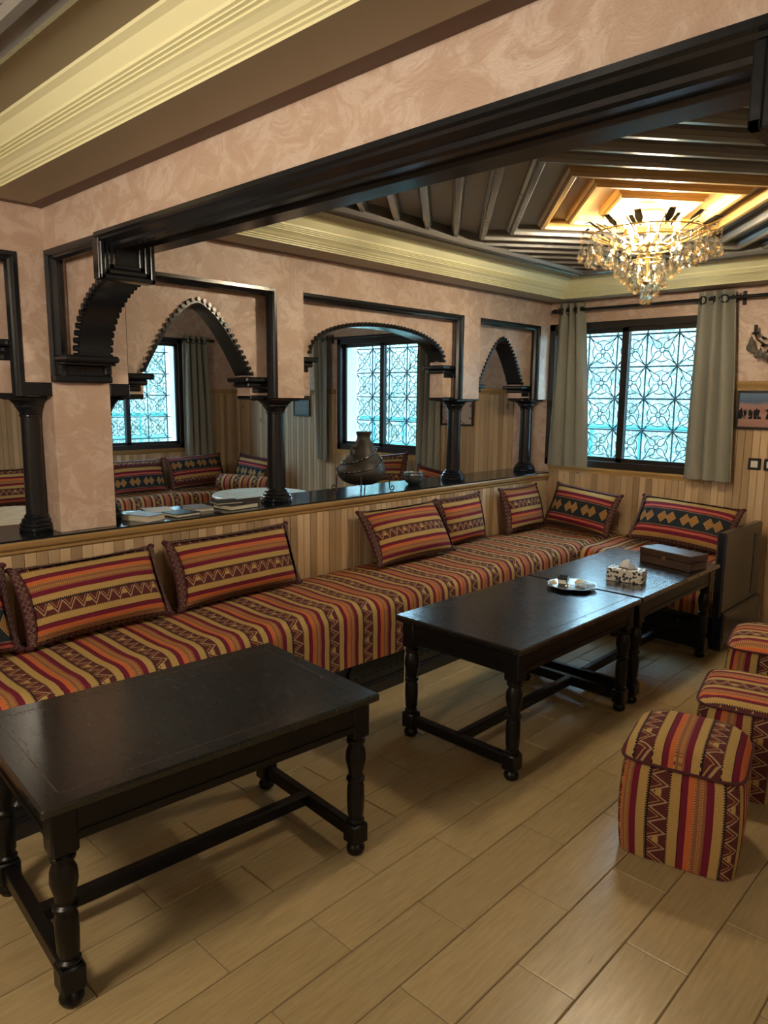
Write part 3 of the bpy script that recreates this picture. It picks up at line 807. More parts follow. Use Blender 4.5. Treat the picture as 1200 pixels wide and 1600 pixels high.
# ---------------------------------------------------------------- tables
def make_table(label, loc, rz, LX=.65, LY=1.03, H=.56):
    t = thing('coffee_table', label, 'table', loc, rz, 'black wooden salon tables')
    a, b = LX/2, LY/2
    tp = MB().box(-a, a, -b, b, H-.026, H, .006).build('table_top', M['tabletop'], t)
    ins = MB(); e = .055
    for x0, x1, y0, y1 in ((-a+e, a-e, -b+e, -b+e+.003), (-a+e, a-e, b-e-.003, b-e), (-a+e, -a+e+.003, -b+e, b-e), (a-e-.003, a-e, -b+e, b-e)): ins.box(x0, x1, y0, y1, H-.002, H+.0006)
    ins.build('inlay_line', M['boxwood'], tp)
    i = .028
    for sx in (-1, 1):
        m = MB().box(sx*(a-i), sx*(a-i-.022), -b+.06, b-.06, H-.118, H-.026); m.box(sx*(a-i+.004), sx*(a-i), -b+.09, b-.09, H-.098, H-.094); m.build('apron', M['table'], t)
    for sy in (-1, 1):
        m = MB().box(-a+.06, a-.06, sy*(b-i), sy*(b-i-.022), H-.118, H-.026); m.box(-a+.09, a-.09, sy*(b-i+.004), sy*(b-i), H-.098, H-.094); m.build('apron', M['table'], t)
    lg = MB(); k = .031
    lg.lathe([(.016, 0), (.025, .004), (.031, .016), (.029, .028), (.020, .038), (.022, .046)], 16)
    lg.box(-k, k, -k, k, .042, .112, .006)
    lg.lathe([(.022, .110), (.029, .117), (.029, .123), (.022, .129), (.027, .145), (.029, .20), (.028, .24), (.023, .256), (.031, .263), (.031, .271), (.023, .278), (.026, .30), (.034, .335), (.032, .365), (.022, .388), (.031, .395), (.031, .405), (.024, .412), (.026, .42)], 16)
    lg.box(-k-.002, k+.002, -k-.002, k+.002, .414, H-.026, .006)
    me = lg.mesh('leg', SM); me.materials.append(M['table'])
    lx, ly = a-.056, b-.056
    for sx in (-1, 1):
        for sy in (-1, 1): inst(me, 'leg', t, (sx*lx, sy*ly, 0))
    for sy in (-1, 1): MB().box(-lx, lx, sy*ly-.018, sy*ly+.018, .052, .100, .005).build('stretcher', M['table'], t)
    MB().box(-.019, .019, -ly, ly, .058, .104, .006).build('stretcher', M['table'], t)
    return t
make_table('large black wooden table nearest the camera, bare top, in front of the bench', (-1.888, 1.11, 0), math.radians(-4.6))
make_table('scratched black wooden table carrying the silver tray, middle of the three tables', (-1.742, 2.770, 0), math.radians(-.6))
make_table('black wooden table carrying the tissue box and wooden box, nearest the window', (-1.738, 3.812, 0), 0)

# ---------------------------------------------------------------- bench: bases, mattresses, end panel
def prism(mb, prof, a0, a1, mp, n=1):
    mb.loft([[mp(p, a0+(a1-a0)*i/n, q) for p, q in prof] for i in range(n+1)]); return mb
def bench_base(label, mp, a0, a1, px):
    t = thing('bench', label, 'bench', mp(px, (a0+a1)/2, 0), 0, 'black carved low benches')
    o = t.location.copy(); mq = lambda p, a, z: tuple(Vector(mp(p, a, z))-o)
    MB().loft([[mq(p, a, z) for p, z in ((px, .03), (px, .186), (px-.5, .186), (px-.5, .03))] for a in (a0, a1)]).build('body', M['black'], t)
    for z0, z1, e in ((0, .055, .016), (.055, .066, .010), (.165, .176, .010), (.176, .188, .016)):
        MB().loft([[mq(p, a, z) for p, z in ((px+e, z0), (px+e, z1), (px-.02, z1), (px-.02, z0))] for a in (a0, a1)]).build('moulding', M['black'], t)
    n = int((a1-a0)/.05); me = None
    cv = MB()
    for i in range(n):
        a = a0+.03+i*.05
        cv.loft([[mq(px+.0005, a, .118), mq(px+.0005, a+.02, .135), mq(px+.0005, a+.04, .118), mq(px+.0005, a+.02, .101)], [mq(px+.008, a+.01, .118), mq(px+.008, a+.02, .126), mq(px+.008, a+.03, .118), mq(px+.008, a+.02, .110)]])
    c = cv.build('carving', M['black'], t); c['kind'] = 'stuff'
    return t
mpA = lambda p, a, z: (p, a, z)                      # along the partition
mpB = lambda p, a, z: (a, 2.03-p, z)                 # along the window wall: p = -2.46 -> y 4.49
bench_base('black carved low bench below the near end of the long striped bench', mpA, -.35, 2.335, -2.462)
bench_base('black carved low bench below the middle and far end of the long striped bench', mpA, 2.36, 4.47, -2.462)
bench_base('black low bench below the short bench under the window', mpB, -2.40, -1.50, -2.462)
def mattress(name, label, mp, a0, a1, px, back, seed, ztop=.492, zlow=.190, cat='bench mattress'):
    rr = random.Random(seed)
    prof = [(back, .205), (back, ztop-.03), (back+.02, ztop-.008), (back+.06, ztop-.002)]
    for i in range(6): prof.append((back+.12+i*(px-.09-back-.12)/5, ztop+.004*math.sin(i*1.3)))
    for k in range(1, 7):
        th = math.pi/2*(1-k/6); prof.append((px-.075+.075*math.cos(th), ztop-.07+.07*math.sin(th)))
    prof += [(px+.004, ztop-.14), (px+.002, .30), (px+.004, zlow), (px-.012, zlow), (px-.012, .207)]
    L = [0]
    for p, q in zip(prof, prof[1:]): L.append(L[-1]+math.dist(p, q))
    n = max(8, int((a1-a0)/.05)); ph = [rr.uniform(0, 6) for _ in range(4)]
    mb = MB(); m = len(prof); b = 0; As = [a0+(a1-a0)*i/n for i in range(n+1)]
    for a in As:
        wv = .006*math.sin(a*3.1+ph[0])+.004*math.sin(a*7.7+ph[1]); wf = .007*math.sin(a*4.3+ph[2])+.004*math.sin(a*11+ph[3])
        for i, (p, q) in enumerate(prof):
            dz = wv if 1 < i < 12 else 0; dp = wf if p > px-.05 else 0
            mb.v.append(mp(p+dp, a, q+dz))
    for i in range(n):
        for j in range(m-1):
            mb.face((i*m+j, (i+1)*m+j, (i+1)*m+j+1, i*m+j+1), [(As[i], L[j]), (As[i+1], L[j]), (As[i+1], L[j+1]), (As[i], L[j+1])])
    mb.face([j for j in range(m)], [(a0, L[j]) for j in range(m)]); mb.face([n*m+j for j in reversed(range(m))], [(a1, L[j]) for j in reversed(range(m))])
    return mb.build(name, M['kilim'], None, math.radians(60), label=label, cat=cat, group='striped bench mattresses')
mattress('bench_mattress', 'long kilim-striped bench mattress running along the pine half wall', mpA, -.36, 4.46, -2.445, -3.092, 3)
mattress('bench_mattress', 'short kilim-striped bench mattress under the window behind the wooden box', mpB, -2.405, -1.485, -2.445, -3.175, 5)
mattress('bench_mattress', 'square kilim-striped corner mattress between the long and the short bench', mpA, 4.465, YB-.016, -2.425, -3.092, 6, .489, .20)
t = thing('bench_end_panel', 'tall black wooden end panel closing the short bench beside the poufs', 'bench end', (-1.45, 4.77, 0))
MB().box(-.028, .028, -.345, .335, .20, .722, .012).build('panel', M['black'], t)
MB().box(.024, .031, .18, .225, .26, .66, .003).build('groove_strip', M['dark'], t)
MB().box(-.030, .048, -.335, .345, .03, .235, .012).build('plinth', M['black'], t)
for y in (-.30, .30): MB().box(-.03, .04, y-.035, y+.035, 0, .04, .006).build('foot', M['black'], t)

# ---------------------------------------------------------------- cushions
def cushion(label, loc, w_, h_, T, rz, lean, roll, mat='kilim', uo=0.0, group='kilim cushions on the benches', name='cushion', flipu=1):
    t = thing(name, label, 'cushion', loc, 0, group); t.rotation_euler = (-lean, roll, rz)
    sd = random.Random(hash(label) % 1000 if False else int(w_*997+loc[1]*131) % 9973); p1, p2 = sd.uniform(0, 6), sd.uniform(0, 6)
    def outline(a, b):
        x = w_/2*a*(1-.045*(1-b*b)*abs(a)**3); z = h_/2*b*(1-.05*(1-a*a)*abs(b)**3)
        return x, z
    mb = MB()
    for sg in (-1, 1):
        def fn(u, v):
            a, b = 2*u-1, 2*v-1; x, z = outline(a, b)
            th = T/2*((1-abs(a)**2.6)*(1-abs(b)**2.6))**.55
            th += .004*math.sin(9*a+p1)*math.sin(7*b+p2)*(1-a*a)*(1-b*b)
            return (x, sg*(th+.003), h_/2+z)
        mb.grid(22, 16, fn, lambda u, v: (uo+flipu*(1-v)*h_*1.1, u*w_*1.06), sg > 0)
    mb.build('cover', M[mat], t, math.radians(80))
    bd = MB(); N = 26
    per = [(-1+2*i/N, -1) for i in range(N)]+[(1, -1+2*i/N) for i in range(N)]+[(1-2*i/N, 1) for i in range(N)]+[(-1, 1-2*i/N) for i in range(N)]
    ring = []; s_ = 0; prev = None; m = len(per); S_ = []
    for i, (a, b) in enumerate(per):
        x, z = outline(a, b); l = math.hypot(a, b)
        ox, oz = (x+(.018*a if abs(a) == 1 else 0), z+(.009*b if abs(b) == 1 else 0))
        ix, iz = (x-(.014*a if abs(a) == 1 else 0), z-(.006*b if abs(b) == 1 else 0))
        wob = .004*math.sin(i*2.1)
        th = T/2*max(0, (1-abs(ix*2/w_)**2.6)*(1-abs(iz*2/h_)**2.6))**.55
        if prev: s_ += math.dist(prev, (x, z))
        prev = (x, z); S_.append(s_)
        ring.append([(ix, -.007-th, h_/2+iz), (ox, -.003+wob, h_/2+oz), (ox, .003+wob, h_/2+oz), (ix, .007+th, h_/2+iz)])
    b0 = 0
    for r in ring: bd.v.extend(r)
    for i in range(m):
        j = (i+1) % m; e0, e1 = S_[i], S_[i]+math.dist(per[i], per[j])*w_/2
        for k, (c0, c1) in enumerate(((0, 1), (1, 1), (1, 0))):
            bd.face((i*4+k, j*4+k, j*4+k+1, i*4+k+1), [(c0, e0), (c0, e1), (c1, e1), (c1, e0)])
    bd.build('braid', M['braid'], t, math.radians(80))
    for a, b in ((-1, -1), (1, -1), (1, 1), (-1, 1)):
        x, z = outline(a, b); ts = MB().ball((x+.010*a, 0, h_/2+z+.005*b), .012, 8, 6, 1.5, .7, 1.0); ts.build('corner_knot', M['fabricdark'], t, SM)
    return t
zs = .518
R90 = H2
cushion('diamond-pattern kilim cushion cut off by the left edge of the photo', (-2.895, .715, zs), .54, .33, .15, R90, .42, 0, 'kilim2', .05, flipu=-1)
cushion('wide striped cushion at the near end of the bench, left of the dark gap', (-2.895, 1.340, zs), .60, .315, .16, R90, .48, -.02, 'kilim', .038)
cushion('wide striped cushion leaning on the half wall beside the near table', (-2.925, 2.075, zs), .70, .315, .16, R90, .36, -.01, 'kilim', .033)
cushion('large tilted striped cushion below the vase, in front of a smaller one', (-2.865, 3.335, zs+.006), .69, .34, .16, R90, .55, 0, 'kilim', .058)
cushion('small striped cushion half hidden behind the large tilted cushion', (-2.985, 3.965, zs), .46, .31, .13, R90, .22, -.02, 'kilim', .03)
cushion('striped cushion against the half wall near the window corner', (-2.96, 4.70, zs), .48, .32, .14, R90, .28, 0, 'kilim', .11)
cushion('dark diamond-pattern cushion in the corner below the window', (-2.69, 4.94, zs+.012), .56, .31, .14, math.radians(-8), .42, .07, 'kilim2', .02)
cushion('dark diamond-pattern cushion leaning beside the black end panel', (-1.885, 4.86, zs+.01), .66, .33, .16, 0, .62, .05, 'kilim2', .02)

# ---------------------------------------------------------------- poufs
def pouf(label, loc, rz, w_, d_, hs, dome, topdir, uo):
    t = thing('pouf', label, 'pouf', loc, rz, 'kilim covered poufs')
    def side(a):  # a in 0..4 around, rounded square
        k = int(a) % 4; f = a-int(a)
        c = [(-1, -1), (1, -1), (1, 1), (-1, 1), (-1, -1)]
        x = c[k][0]+(c[k+1][0]-c[k][0])*f; y = c[k][1]+(c[k+1][1]-c[k][1])*f
        l = (abs(x)**7+abs(y)**7)**(1/7)
        return x/l*1.0, y/l*1.0
    n = 64; mz = 10; mb = MB()
    def per(a): return (int(a)+(a-int(a)))*w_
    def sp(u, v):
        x, y = side((u*4) % 4); bulge = 1+.055*math.sin(math.pi*min(1, v*1.02))-.03*(v > .98)
        zz = .002+v*hs
        return (x*w_/2*bulge, y*d_/2*bulge, zz)
    mb.grid(n, mz, sp, lambda u, v: (uo+u*4*w_, v*hs))
    mb.build('side_cover', M['kilim'], t, math.radians(70))
    tp = MB(); G = 18
    def tf(u, v):
        a, b = 2*u-1, 2*v-1
        x, y = a*math.sqrt(1-b*b*.10), b*math.sqrt(1-a*a*.10)
        l = max(abs(a), abs(b))
        if l > 1e-6:
            sx, sy = a/l, b/l; q = (abs(sx)**7+abs(sy)**7)**(1/7); x, y = sx/q*l, sy/q*l
        z = hs+dome*max(0, (1-abs(a)**4.5)*(1-abs(b)**4.5))**.5
        return (x*w_/2*1.02, y*d_/2*1.02, z)
    G2 = 28
    tp.grid(G2, G2, tf, (lambda u, v: (uo+.03+tf(u, v)[0]*1.08, tf(u, v)[1])) if topdir == 'y' else (lambda u, v: (uo+.03+tf(u, v)[1]*1.05, tf(u, v)[0])))
    tp.build('top_cover', M['kilim'], t, math.radians(70))
    MB().tube([(x*w_/2*1.03, y*d_/2*1.03, hs) for x, y in [side(4*i/56) for i in range(56)]], .0055, 6, True).build('piping', M['braid'], t, SM)
    MB().box(-w_/2*.9, w_/2*.9, -d_/2*.9, d_/2*.9, 0, .01).build('underside', M['fabricdark'], t)
    return t
pouf('striped kilim pouf nearest the camera, standing alone at the right', (-.832, 2.385, 0), math.radians(12.5), .365, .36, .335, .075, 'y', .12)
pouf('striped kilim pouf in the middle of the row at the right edge', (-.800, 3.005, 0), math.radians(12), .39, .42, .345, .035, 'x', .02)
pouf('striped kilim pouf farthest back, beside the black bench end panel', (-.935, 3.74, 0), math.radians(12), .39, .40, .345, .055, 'x', .08)

# ---------------------------------------------------------------- curtains and rods
def curtain(label, mp, top, bot, z0, z1, folds, amp, seed, group=None, billow=0.0):
    rr = random.Random(seed); base = mp((bot[0]+bot[1])/2, 0, z0)
    t = thing('curtain', label, 'curtain', base, 0, group); loc = lambda s, d, z: tuple(a-b for a, b in zip(mp(s, d, z), base))
    phs = [rr.uniform(-.4, .4) for _ in range(int(folds)+3)]
    def fn(u, v):
        a = top[0]+(top[1]-top[0])*u; b = bot[0]+(bot[1]-bot[0])*u
        e = (1-v)**.8
        s = b*e+a*(1-e)
        k = u*folds
        d = amp*(1-.25*e)*math.sin(2*math.pi*k+.5*math.sin(3*k+e*1.5)+phs[int(k)]*.0)+.010*math.sin(5*u+4*e+seed)*e
        s += .010*math.sin(2*math.pi*k*1.0+1.2)*e
        return loc(s, d-billow*e*(1-u), z0+(z1-z0)*v)
    mb = MB().grid(90, 24, fn); o = mb.build('cloth', M['curtain'], t, math.radians(80))
    md = o.modifiers.new('thickness', 'SOLIDIFY'); md.thickness = .004
    hem = MB().grid(90, 1, lambda u, v: tuple(Vector(fn(u, .945+v*.004))+Vector(loc(0, -.003, 0))-Vector(loc(0, 0, 0))))
    hem.build('hem_seam', M['curtain'], t)
    n = max(3, int(round(folds*2)))
    for i in range(n):
        u = (i+.25)/n; p = fn(u, .955)
        q = fn(min(1, u+.01), .955); tang = (Vector(q)-Vector(p)).normalized(); nrm = Vector((tang.y, -tang.x, 0)); upv = Vector((0, 0, 1))
        MB().tube([tuple(Vector(p)+tang*.024*math.cos(a)+upv*.024*math.sin(a)) for a in [2*math.pi*k/16 for k in range(16)]], .006, 6, True).build('grommet', M['iron'], t, SM)
    return t
yr = YB-.085
mpc = lambda s, d, z: (s, yr+d, z); mpcl = lambda s, d, z: (XO+.085-d, s, z)
curtain('sage grey curtain gathered at the left of the window, against the arcade corner', mpc, (-3.015, -2.815), (-3.075, -2.715), .972, 2.215, 3.4, .030, 1, 'main room window curtains')
curtain('sage grey curtain gathered at the right of the window beside the framed photograph', mpc, (-1.960, -1.725), (-1.985, -1.640), .952, 2.213, 3.6, .034, 2, 'main room window curtains')
curtain('grey curtain left of the window behind the vase, in the other room', mpc, (-5.93, -5.72), (-5.89, -5.70), .835, 2.13, 3, .03, 3, 'other room curtains')
curtain('grey curtain right of the window behind the vase, beside a column', mpc, (-4.46, -4.18), (-4.50, -4.20), .83, 2.13, 4, .03, 4, 'other room curtains')
curtain('grey curtain beside the window seen through the pointed arch', mpcl, (4.50, 4.78), (4.47, 4.86), .775, 2.16, 4, .035, 6, 'other room curtains')
def rod(label, mp, s0, s1, z, brk):
    base = mp((s0+s1)/2, 0, z); t = thing('curtain_rod', label, 'curtain rod', base); loc = lambda s, d, zz: tuple(a-b for a, b in zip(mp(s, d, zz), base))
    MB().cyl(loc(s0, 0, z), loc(s1, 0, z), .011, 12).build('rod', M['iron'], t, SM)
    for s, sg in ((s0, -1), (s1, 1)):
        MB().tube([loc(s, 0, z), loc(s+sg*.012, 0, z), loc(s+sg*.02, 0, z), loc(s+sg*.045, 0, z)], [.012, .019, .019, .012], 12).build('finial', M['iron'], t, SM)
    for s in brk:
        b = MB(); b.cyl(loc(s, 0, z), loc(s, .078, z), .009, 8); P, Q = loc(s-.012, .072, z-.045), loc(s+.012, .08, z+.045); b.box(P[0], Q[0], P[1], Q[1], P[2], Q[2], .003)
        b.tube([loc(s, 0, z-.018), loc(s, -.014, z-.008), loc(s, -.014, z+.01), loc(s, 0, z+.018)], .006, 6); b.build('bracket', M['iron'], t)
rod('black curtain rod above the main room window', mpc, -3.035, -1.0, 2.164, (-3.02, -1.69))
rod('black curtain rod above the window behind the vase', mpc, -5.98, -4.12, 2.08, (-5.70, -4.50))
rod('black curtain rod above the window seen through the pointed arch', mpcl, 2.9, 4.86, 2.115, (2.95, 4.84))

# ---------------------------------------------------------------- chandelier
def drop_mesh():
    me = MB().lathe([(.0008, 0), (.005, -.006), (.0095, -.018), (.0135, -.032), (.0135, -.040), (.0085, -.050), (.001, -.055)], 8).mesh('crystal_drop'); me.materials.append(M['crystal']); return me
def bead_mesh():
    me = MB().lathe([(.0006, .007), (.0068, 0), (.0006, -.007)], 6).mesh('crystal_bead'); me.materials.append(M['crystal']); return me
DROP, BEAD = drop_mesh(), bead_mesh()
CX, CY = -1.535, 3.375
ch = thing('chandelier', 'lit crystal chandelier hanging from the honey-coloured ceiling diamond', 'chandelier', (CX, CY, 2.349))
MB().lathe([(.062, 0), (.062, -.010), (.050, -.022), (.030, -.035), (.020, -.055), (.012, -.062)], 20).build('canopy', M['brass'], ch, SM)
MB().lathe([(.010, -.055), (.010, -.11), (.020, -.12), (.026, -.135), (.018, -.15), (.010, -.16), (.010, -.30), (.018, -.31), (.008, -.325)], 14).build('stem', M['brass'], ch, SM)
for r_, z_ in ((.255, -.100), (.175, -.125), (.115, -.165), (.065, -.215)):
    MB().tube([(r_*math.cos(a), r_*math.sin(a), z_) for a in [2*math.pi*i/36 for i in range(36)]], .004, 6, True).build('ring', M['brass'], ch, SM)
arm = MB(); arm.tube([(.015, 0, -.135), (.09, 0, -.155), (.17, 0, -.130), (.24, 0, -.095), (.30, 0, -.080)], .0045, 6)
armm = arm.mesh('arm', SM); armm.materials.append(M['brass'])
lf = MB(); lf.loft([[(.20, -.001, -.10), (.20, .001, -.10), (.20, .001, -.098), (.20, -.001, -.098)], [(.235, -.018, -.075), (.235, .018, -.075), (.24, .018, -.071), (.24, -.018, -.071)], [(.275, -.014, -.050), (.275, .014, -.050), (.28, .014, -.047), (.28, -.014, -.047)], [(.305, -.001, -.058), (.305, .001, -.058), (.305, .001, -.056), (.305, -.001, -.056)]])
lfm = lf.mesh('leaf_ornament', SM); lfm.materials.append(M['iron'])
for i in range(12):
    a = 2*math.pi*i/12+.1
    inst(armm, 'arm', ch, (0, 0, 0), (0, 0, a)); inst(lfm, 'leaf_ornament', ch, (0, 0, 0), (0, 0, a+.13), (1, 1, 1)); 
    if i % 2: inst(lfm, 'leaf_ornament', ch, (0, 0, -.006), (0, 0, a-.1), (.72, .72, .9))
tiers = [(.305, 16, -.085, 4, 0), (.262, 18, -.110, 3, .1), (.225, 16, -.115, 3, .2), (.175, 14, -.135, 3, .05), (.140, 12, -.165, 3, .3), (.110, 10, -.195, 3, 0), (.080, 8, -.235, 3, .2), (.050, 6, -.265, 3, .1), (.018, 3, -.285, 4, 0)]
for r_, n, z_, nb, ph in tiers:
    for i in range(n):
        a = 2*math.pi*(i+ph)/n; x, y = r_*math.cos(a), r_*math.sin(a); jz = R.uniform(-.012, .012)
        for k in range(nb): inst(BEAD, 'crystal_bead', ch, (x, y, z_+jz-.007-k*.0135))
        inst(DROP, 'crystal_drop', ch, (x, y, z_+jz-.006-nb*.0135), (0, 0, a), (1.15, 1.15, 1.15))
for i, a in enumerate((.25, 1.85, 2.75, 4.1, 5.2)):
    x, y = .115*math.cos(a), .115*math.sin(a)
    cs = MB().lathe([(.020, -.118), (.012, -.112), (.011, -.085), (.013, -.083)], 12, x, y).build('candle_cup', M['brass'], ch, SM)
    MB().lathe([(.008, -.083), (.014, -.070), (.016, -.058), (.011, -.040), (.002, -.026)], 12, x, y).build('bulb', M['bulb'], ch, SM)
    bulb_light('bulb_light', (x*.55, y*.55, -.075), 11.0, .03, (1.0, .87, .64), ch)

# ---------------------------------------------------------------- sconce, picture, switches on the window wall
SDROP = DROP.copy(); SDROP.materials.clear(); SDROP.materials.append(M['smoky'])
sc = thing('wall_sconce', 'dark crystal wall sconce hanging right of the curtain', 'wall lamp', (-1.47, YB, 1.88))
MB().lathe([(.045, 0), (.045, .01), (.03, .022), (.008, .03)], 14).map(lambda x, y, z: (x, -z, y)).build('wall_plate', M['iron'], sc, SM)
for sx in (-1, 1):
    MB().tube([(0, -.02, -.01), (sx*.05, -.05, -.03), (sx*.10, -.07, .005), (sx*.115, -.075, .04)], .005, 6).build('arm', M['iron'], sc, SM)
    MB().lathe([(.004, .035), (.022, .045), (.024, .052), (.010, .056), (.010, .10)], 12, sx*.115, -.075).build('candle_cup', M['iron'], sc, SM)
    for k, (dx, dz) in enumerate(((.135, .03), (.15, -.005), (.12, -.02), (.10, -.05), (.075, -.045), (.05, -.065))):
        inst(SDROP, 'crystal_drop', sc, (sx*dx, -.078+.01*(k % 2), dz), (0, 0, 0), (1.2, 1.2, 1.15)); inst(BEAD, 'crystal_bead', sc, (sx*dx, -.078+.01*(k % 2), dz+.008))
for k, (x, z) in enumerate(((0, -.06), (-.02, -.085), (.02, -.085), (0, -.115))): inst(SDROP, 'crystal_drop', sc, (x, -.06, z), (0, 0, 0), (1.3, 1.3, 1.2))
for k in range(9):
    a = math.pi*2*k/9; p = (.06*math.cos(a), -.03, .055*math.sin(a)-.005); q = (.095*math.cos(a), -.045, .085*math.sin(a)-.005)
    MB().tube([p, tuple((u+w_)/2+(.0, -.012, 0)[i] for i, (u, w_) in enumerate(zip(p, q))), q], [.004, .011, .002], 6).build('leaf_ornament', M['iron'], sc, SM)
def m_photo(seed, ppl=True, dk=1.0):
    k = NT('framed_print'); g = k.sep(k.coord('Generated')); n = k.noise(k.coord('Generated'), 4, 4); 
    zz = k.math('ADD', g[2], k.math('MULTIPLY_ADD', n, .22, -.11))
    c = k.ramp(zz, [(.0, (.36, .20, .17)), (.32, (.46, .27, .23)), (.45, (.42, .20, .17)), (.66, (.40, .25, .24)), (.74, (.10, .16, .28)), (1, (.16, .26, .42))])
    if ppl:
        v = k.n('ShaderNodeTexVoronoi'); v.inputs['Scale'].default_value = 1.0; k.put(v.inputs['Vector'], k.comb(k.math('MULTIPLY', g[0], 19), 0, k.math('MULTIPLY', g[2], 2.2)))
        inb = k.math('MULTIPLY', k.math('GREATER_THAN', g[2], .24), k.math('LESS_THAN', g[2], k.math('MULTIPLY_ADD', k.noise(k.comb(k.math('MULTIPLY', g[0], 14), 0, 0), 2, 1), .30, .36)))
        pp = k.math('MULTIPLY', inb, k.math('LESS_THAN', v.outputs[0], .72))
        c = k.mix(pp, c, k.mix(k.math('GREATER_THAN', n, .55), (.012, .012, .018), (.20, .15, .13)))
    c = k.mix(1.0, c, (dk, dk, dk), 'MULTIPLY')
    k.set(Base_Color=c, Roughness=.2); return k.m
def picture(label, x0, x1, z0, z1, mat, y=YB-.026):
    t = thing('picture_frame', label, 'picture', ((x0+x1)/2, y, z0)); a = (x1-x0)/2; h = z1-z0; f = .016
    fr = MB()
    for q in ((-a, -a+f, 0, h), (a-f, a, 0, h), (-a+f, a-f, 0, f), (-a+f, a-f, h-f, h)): fr.box(q[0], q[1], -.008, .011, q[2], q[3], .002)
    fr.build('frame', M['dark'], t)
    MB().box(-a+f*.8, a-f*.8, -.002, .008, f*.8, h-f*.8).build('print', mat, t)
picture('framed desert photograph with a row of dark-clothed people, below the sconce', -1.678, -1.28, 1.308, 1.562, m_photo(1))
picture('small dark framed picture left of the window behind the vase', -6.32, -6.05, 1.28, 1.52, m_photo(2, False, .3))
def m_print2():
    k = NT('ornament_print'); v = k.n('ShaderNodeTexVoronoi'); v.inputs['Scale'].default_value = 14; k.put(v.inputs['Vector'], k.mapping(k.coord(), (1, 1, 1.6)))
    k.set(Base_Color=k.ramp(v.outputs[0], [(.2, (.25, .10, .09)), (.34, (.42, .36, .33))]), Roughness=.2); return k.m
picture('framed print of small red motifs on grey, behind a column', -4.22, -3.86, 1.25, 1.475, m_print2())
for x, lb in ((-1.538, 'left of the two black and white light switches below the framed photograph'), (-1.440, 'right of the two black and white light switches below the framed photograph')):
    t = thing('light_switch', lb, 'light switch', (x, YB-.012, 1.040), 0, 'light switches'); MB().box(-.040, .040, -.009, 0, 0, .078, .004).build('switch_frame', M['dark'], t); MB().box(-.022, .022, -.013, -.008, .017, .061, .002).build('rocker', M['switch'], t)

# ---------------------------------------------------------------- things on the counter
v = thing('clay_vase', 'squat dark clay vase with studded leather straps on an iron stand', 'vase', (-3.285, 3.265, ZK))
vp = [(.03, .020), (.075, .024), (.120, .045), (.148, .080), (.154, .110), (.142, .145), (.116, .178), (.094, .205), (.082, .235), (.072, .262), (.056, .288), (.044, .305), (.041, .325), (.047, .345), (.050, .352), (.047, .356), (.038, .350), (.034, .30), (.03, .26)]
def sk(x, y, z): z += .018; return (x*1.0, y*1.02-.018*math.sin(min(1, z/.2)*math.pi)+.02*max(0, (z-.2))*1.0, z)
MB().lathe(vp, 28).map(sk).build('body', M['clay'], v, SM)
for zz, ax in ((.15, .0), (.20, .5)):
    pts = []
    for i in range(30):
        a = 2*math.pi*i/30; z_ = zz+.045*math.sin(a+ax)
        r_ = next(p0[0]+(p1[0]-p0[0])*(z_-p0[1])/(p1[1]-p0[1]) for p0, p1 in zip(vp, vp[1:]) if p0[1] <= z_ <= p1[1])
        pts.append(sk((r_+.002)*math.cos(a), (r_+.002)*math.sin(a), z_))
    MB().tube(pts, .0055, 6, True).build('leather_strap', M['dark'], v, SM)
    st = MB()
    for p in pts: st.ball((p[0]*1.035, p[1]*1.035, p[2]+.004), .0042, 6, 4)
    o = st.build('studs', M['silver'], v, SM); o['kind'] = 'stuff'
MB().tube([(0, -.078, .273), (0, -.100, .280), (0, -.108, .253), (0, -.100, .228)], .008, 8).build('ear', M['clay'], v, SM)
MB().tube([(.112*math.cos(a), .112*math.sin(a), .048) for a in [2*math.pi*i/24 for i in range(24)]], .004, 6, True).map(lambda x, y, z: (x, y, z+.018)).build('stand_ring', M['iron'], v, SM)
for a in (-2.38, -.85, .72, 2.3):
    pts = [(.112, .066), (.145, .080), (.166, .100), (.170, .070), (.170, .020), (.176, .006), (.190, .005), (.199, .014), (.197, .028), (.187, .033), (.181, .026), (.184, .019)]
    MB().tube([(r_*math.cos(a), r_*math.sin(a), z_) for r_, z_ in pts], .0042, 6).build('stand_leg', M['iron'], v, SM)
b = thing('bowl', 'small dark metal bowl on the counter between the vase and a column', 'bowl', (-3.275, 3.745, ZK))
MB().lathe([(.035, 0), (.040, .004), (.058, .022), (.068, .045), (.070, .062), (.066, .078), (.069, .084), (.066, .085), (.060, .070), (.060, .045), (.045, .018)], 24).build('bowl_body', plain('dark_pewter', (.16, .17, .18), .35, .8), b, SM)
MB().tube([(.0695*math.cos(a), .0695*math.sin(a), .060) for a in [2*math.pi*i/24 for i in range(24)]], .003, 6, True).build('rim_band', M['iron'], b, SM)
def book(label, x, y, z, lx, ly, h, rz, cover, pages=True, name='book'):
    t = thing(name, label, 'book' if pages else 'magazine', (x, y, z), rz, 'books and papers on the counter')
    if pages:
        MB().box(-lx/2+.004, lx/2-.004, -ly/2+.004, ly/2-.004, .003, h-.003).build('pages', M['page'], t)
        MB().box(-lx/2, lx/2, -ly/2, ly/2, 0, .003).build('back_cover', M[cover], t); MB().box(-lx/2, lx/2, -ly/2, ly/2, h-.003, h).build('front_cover', M[cover], t); MB().box(-lx/2, -lx/2+.003, -ly/2, ly/2, 0, h).build('spine', M[cover], t)
    else:
        MB().grid(8, 6, lambda u, v: ((u-.5)*lx, (v-.5)*ly, h+.006*math.sin(u*3)*v)).build('sheets', M[cover], t)
        MB().box(-lx/2, lx/2, -ly/2, ly/2, 0, h*.9).build('leaves', M['page'], t)
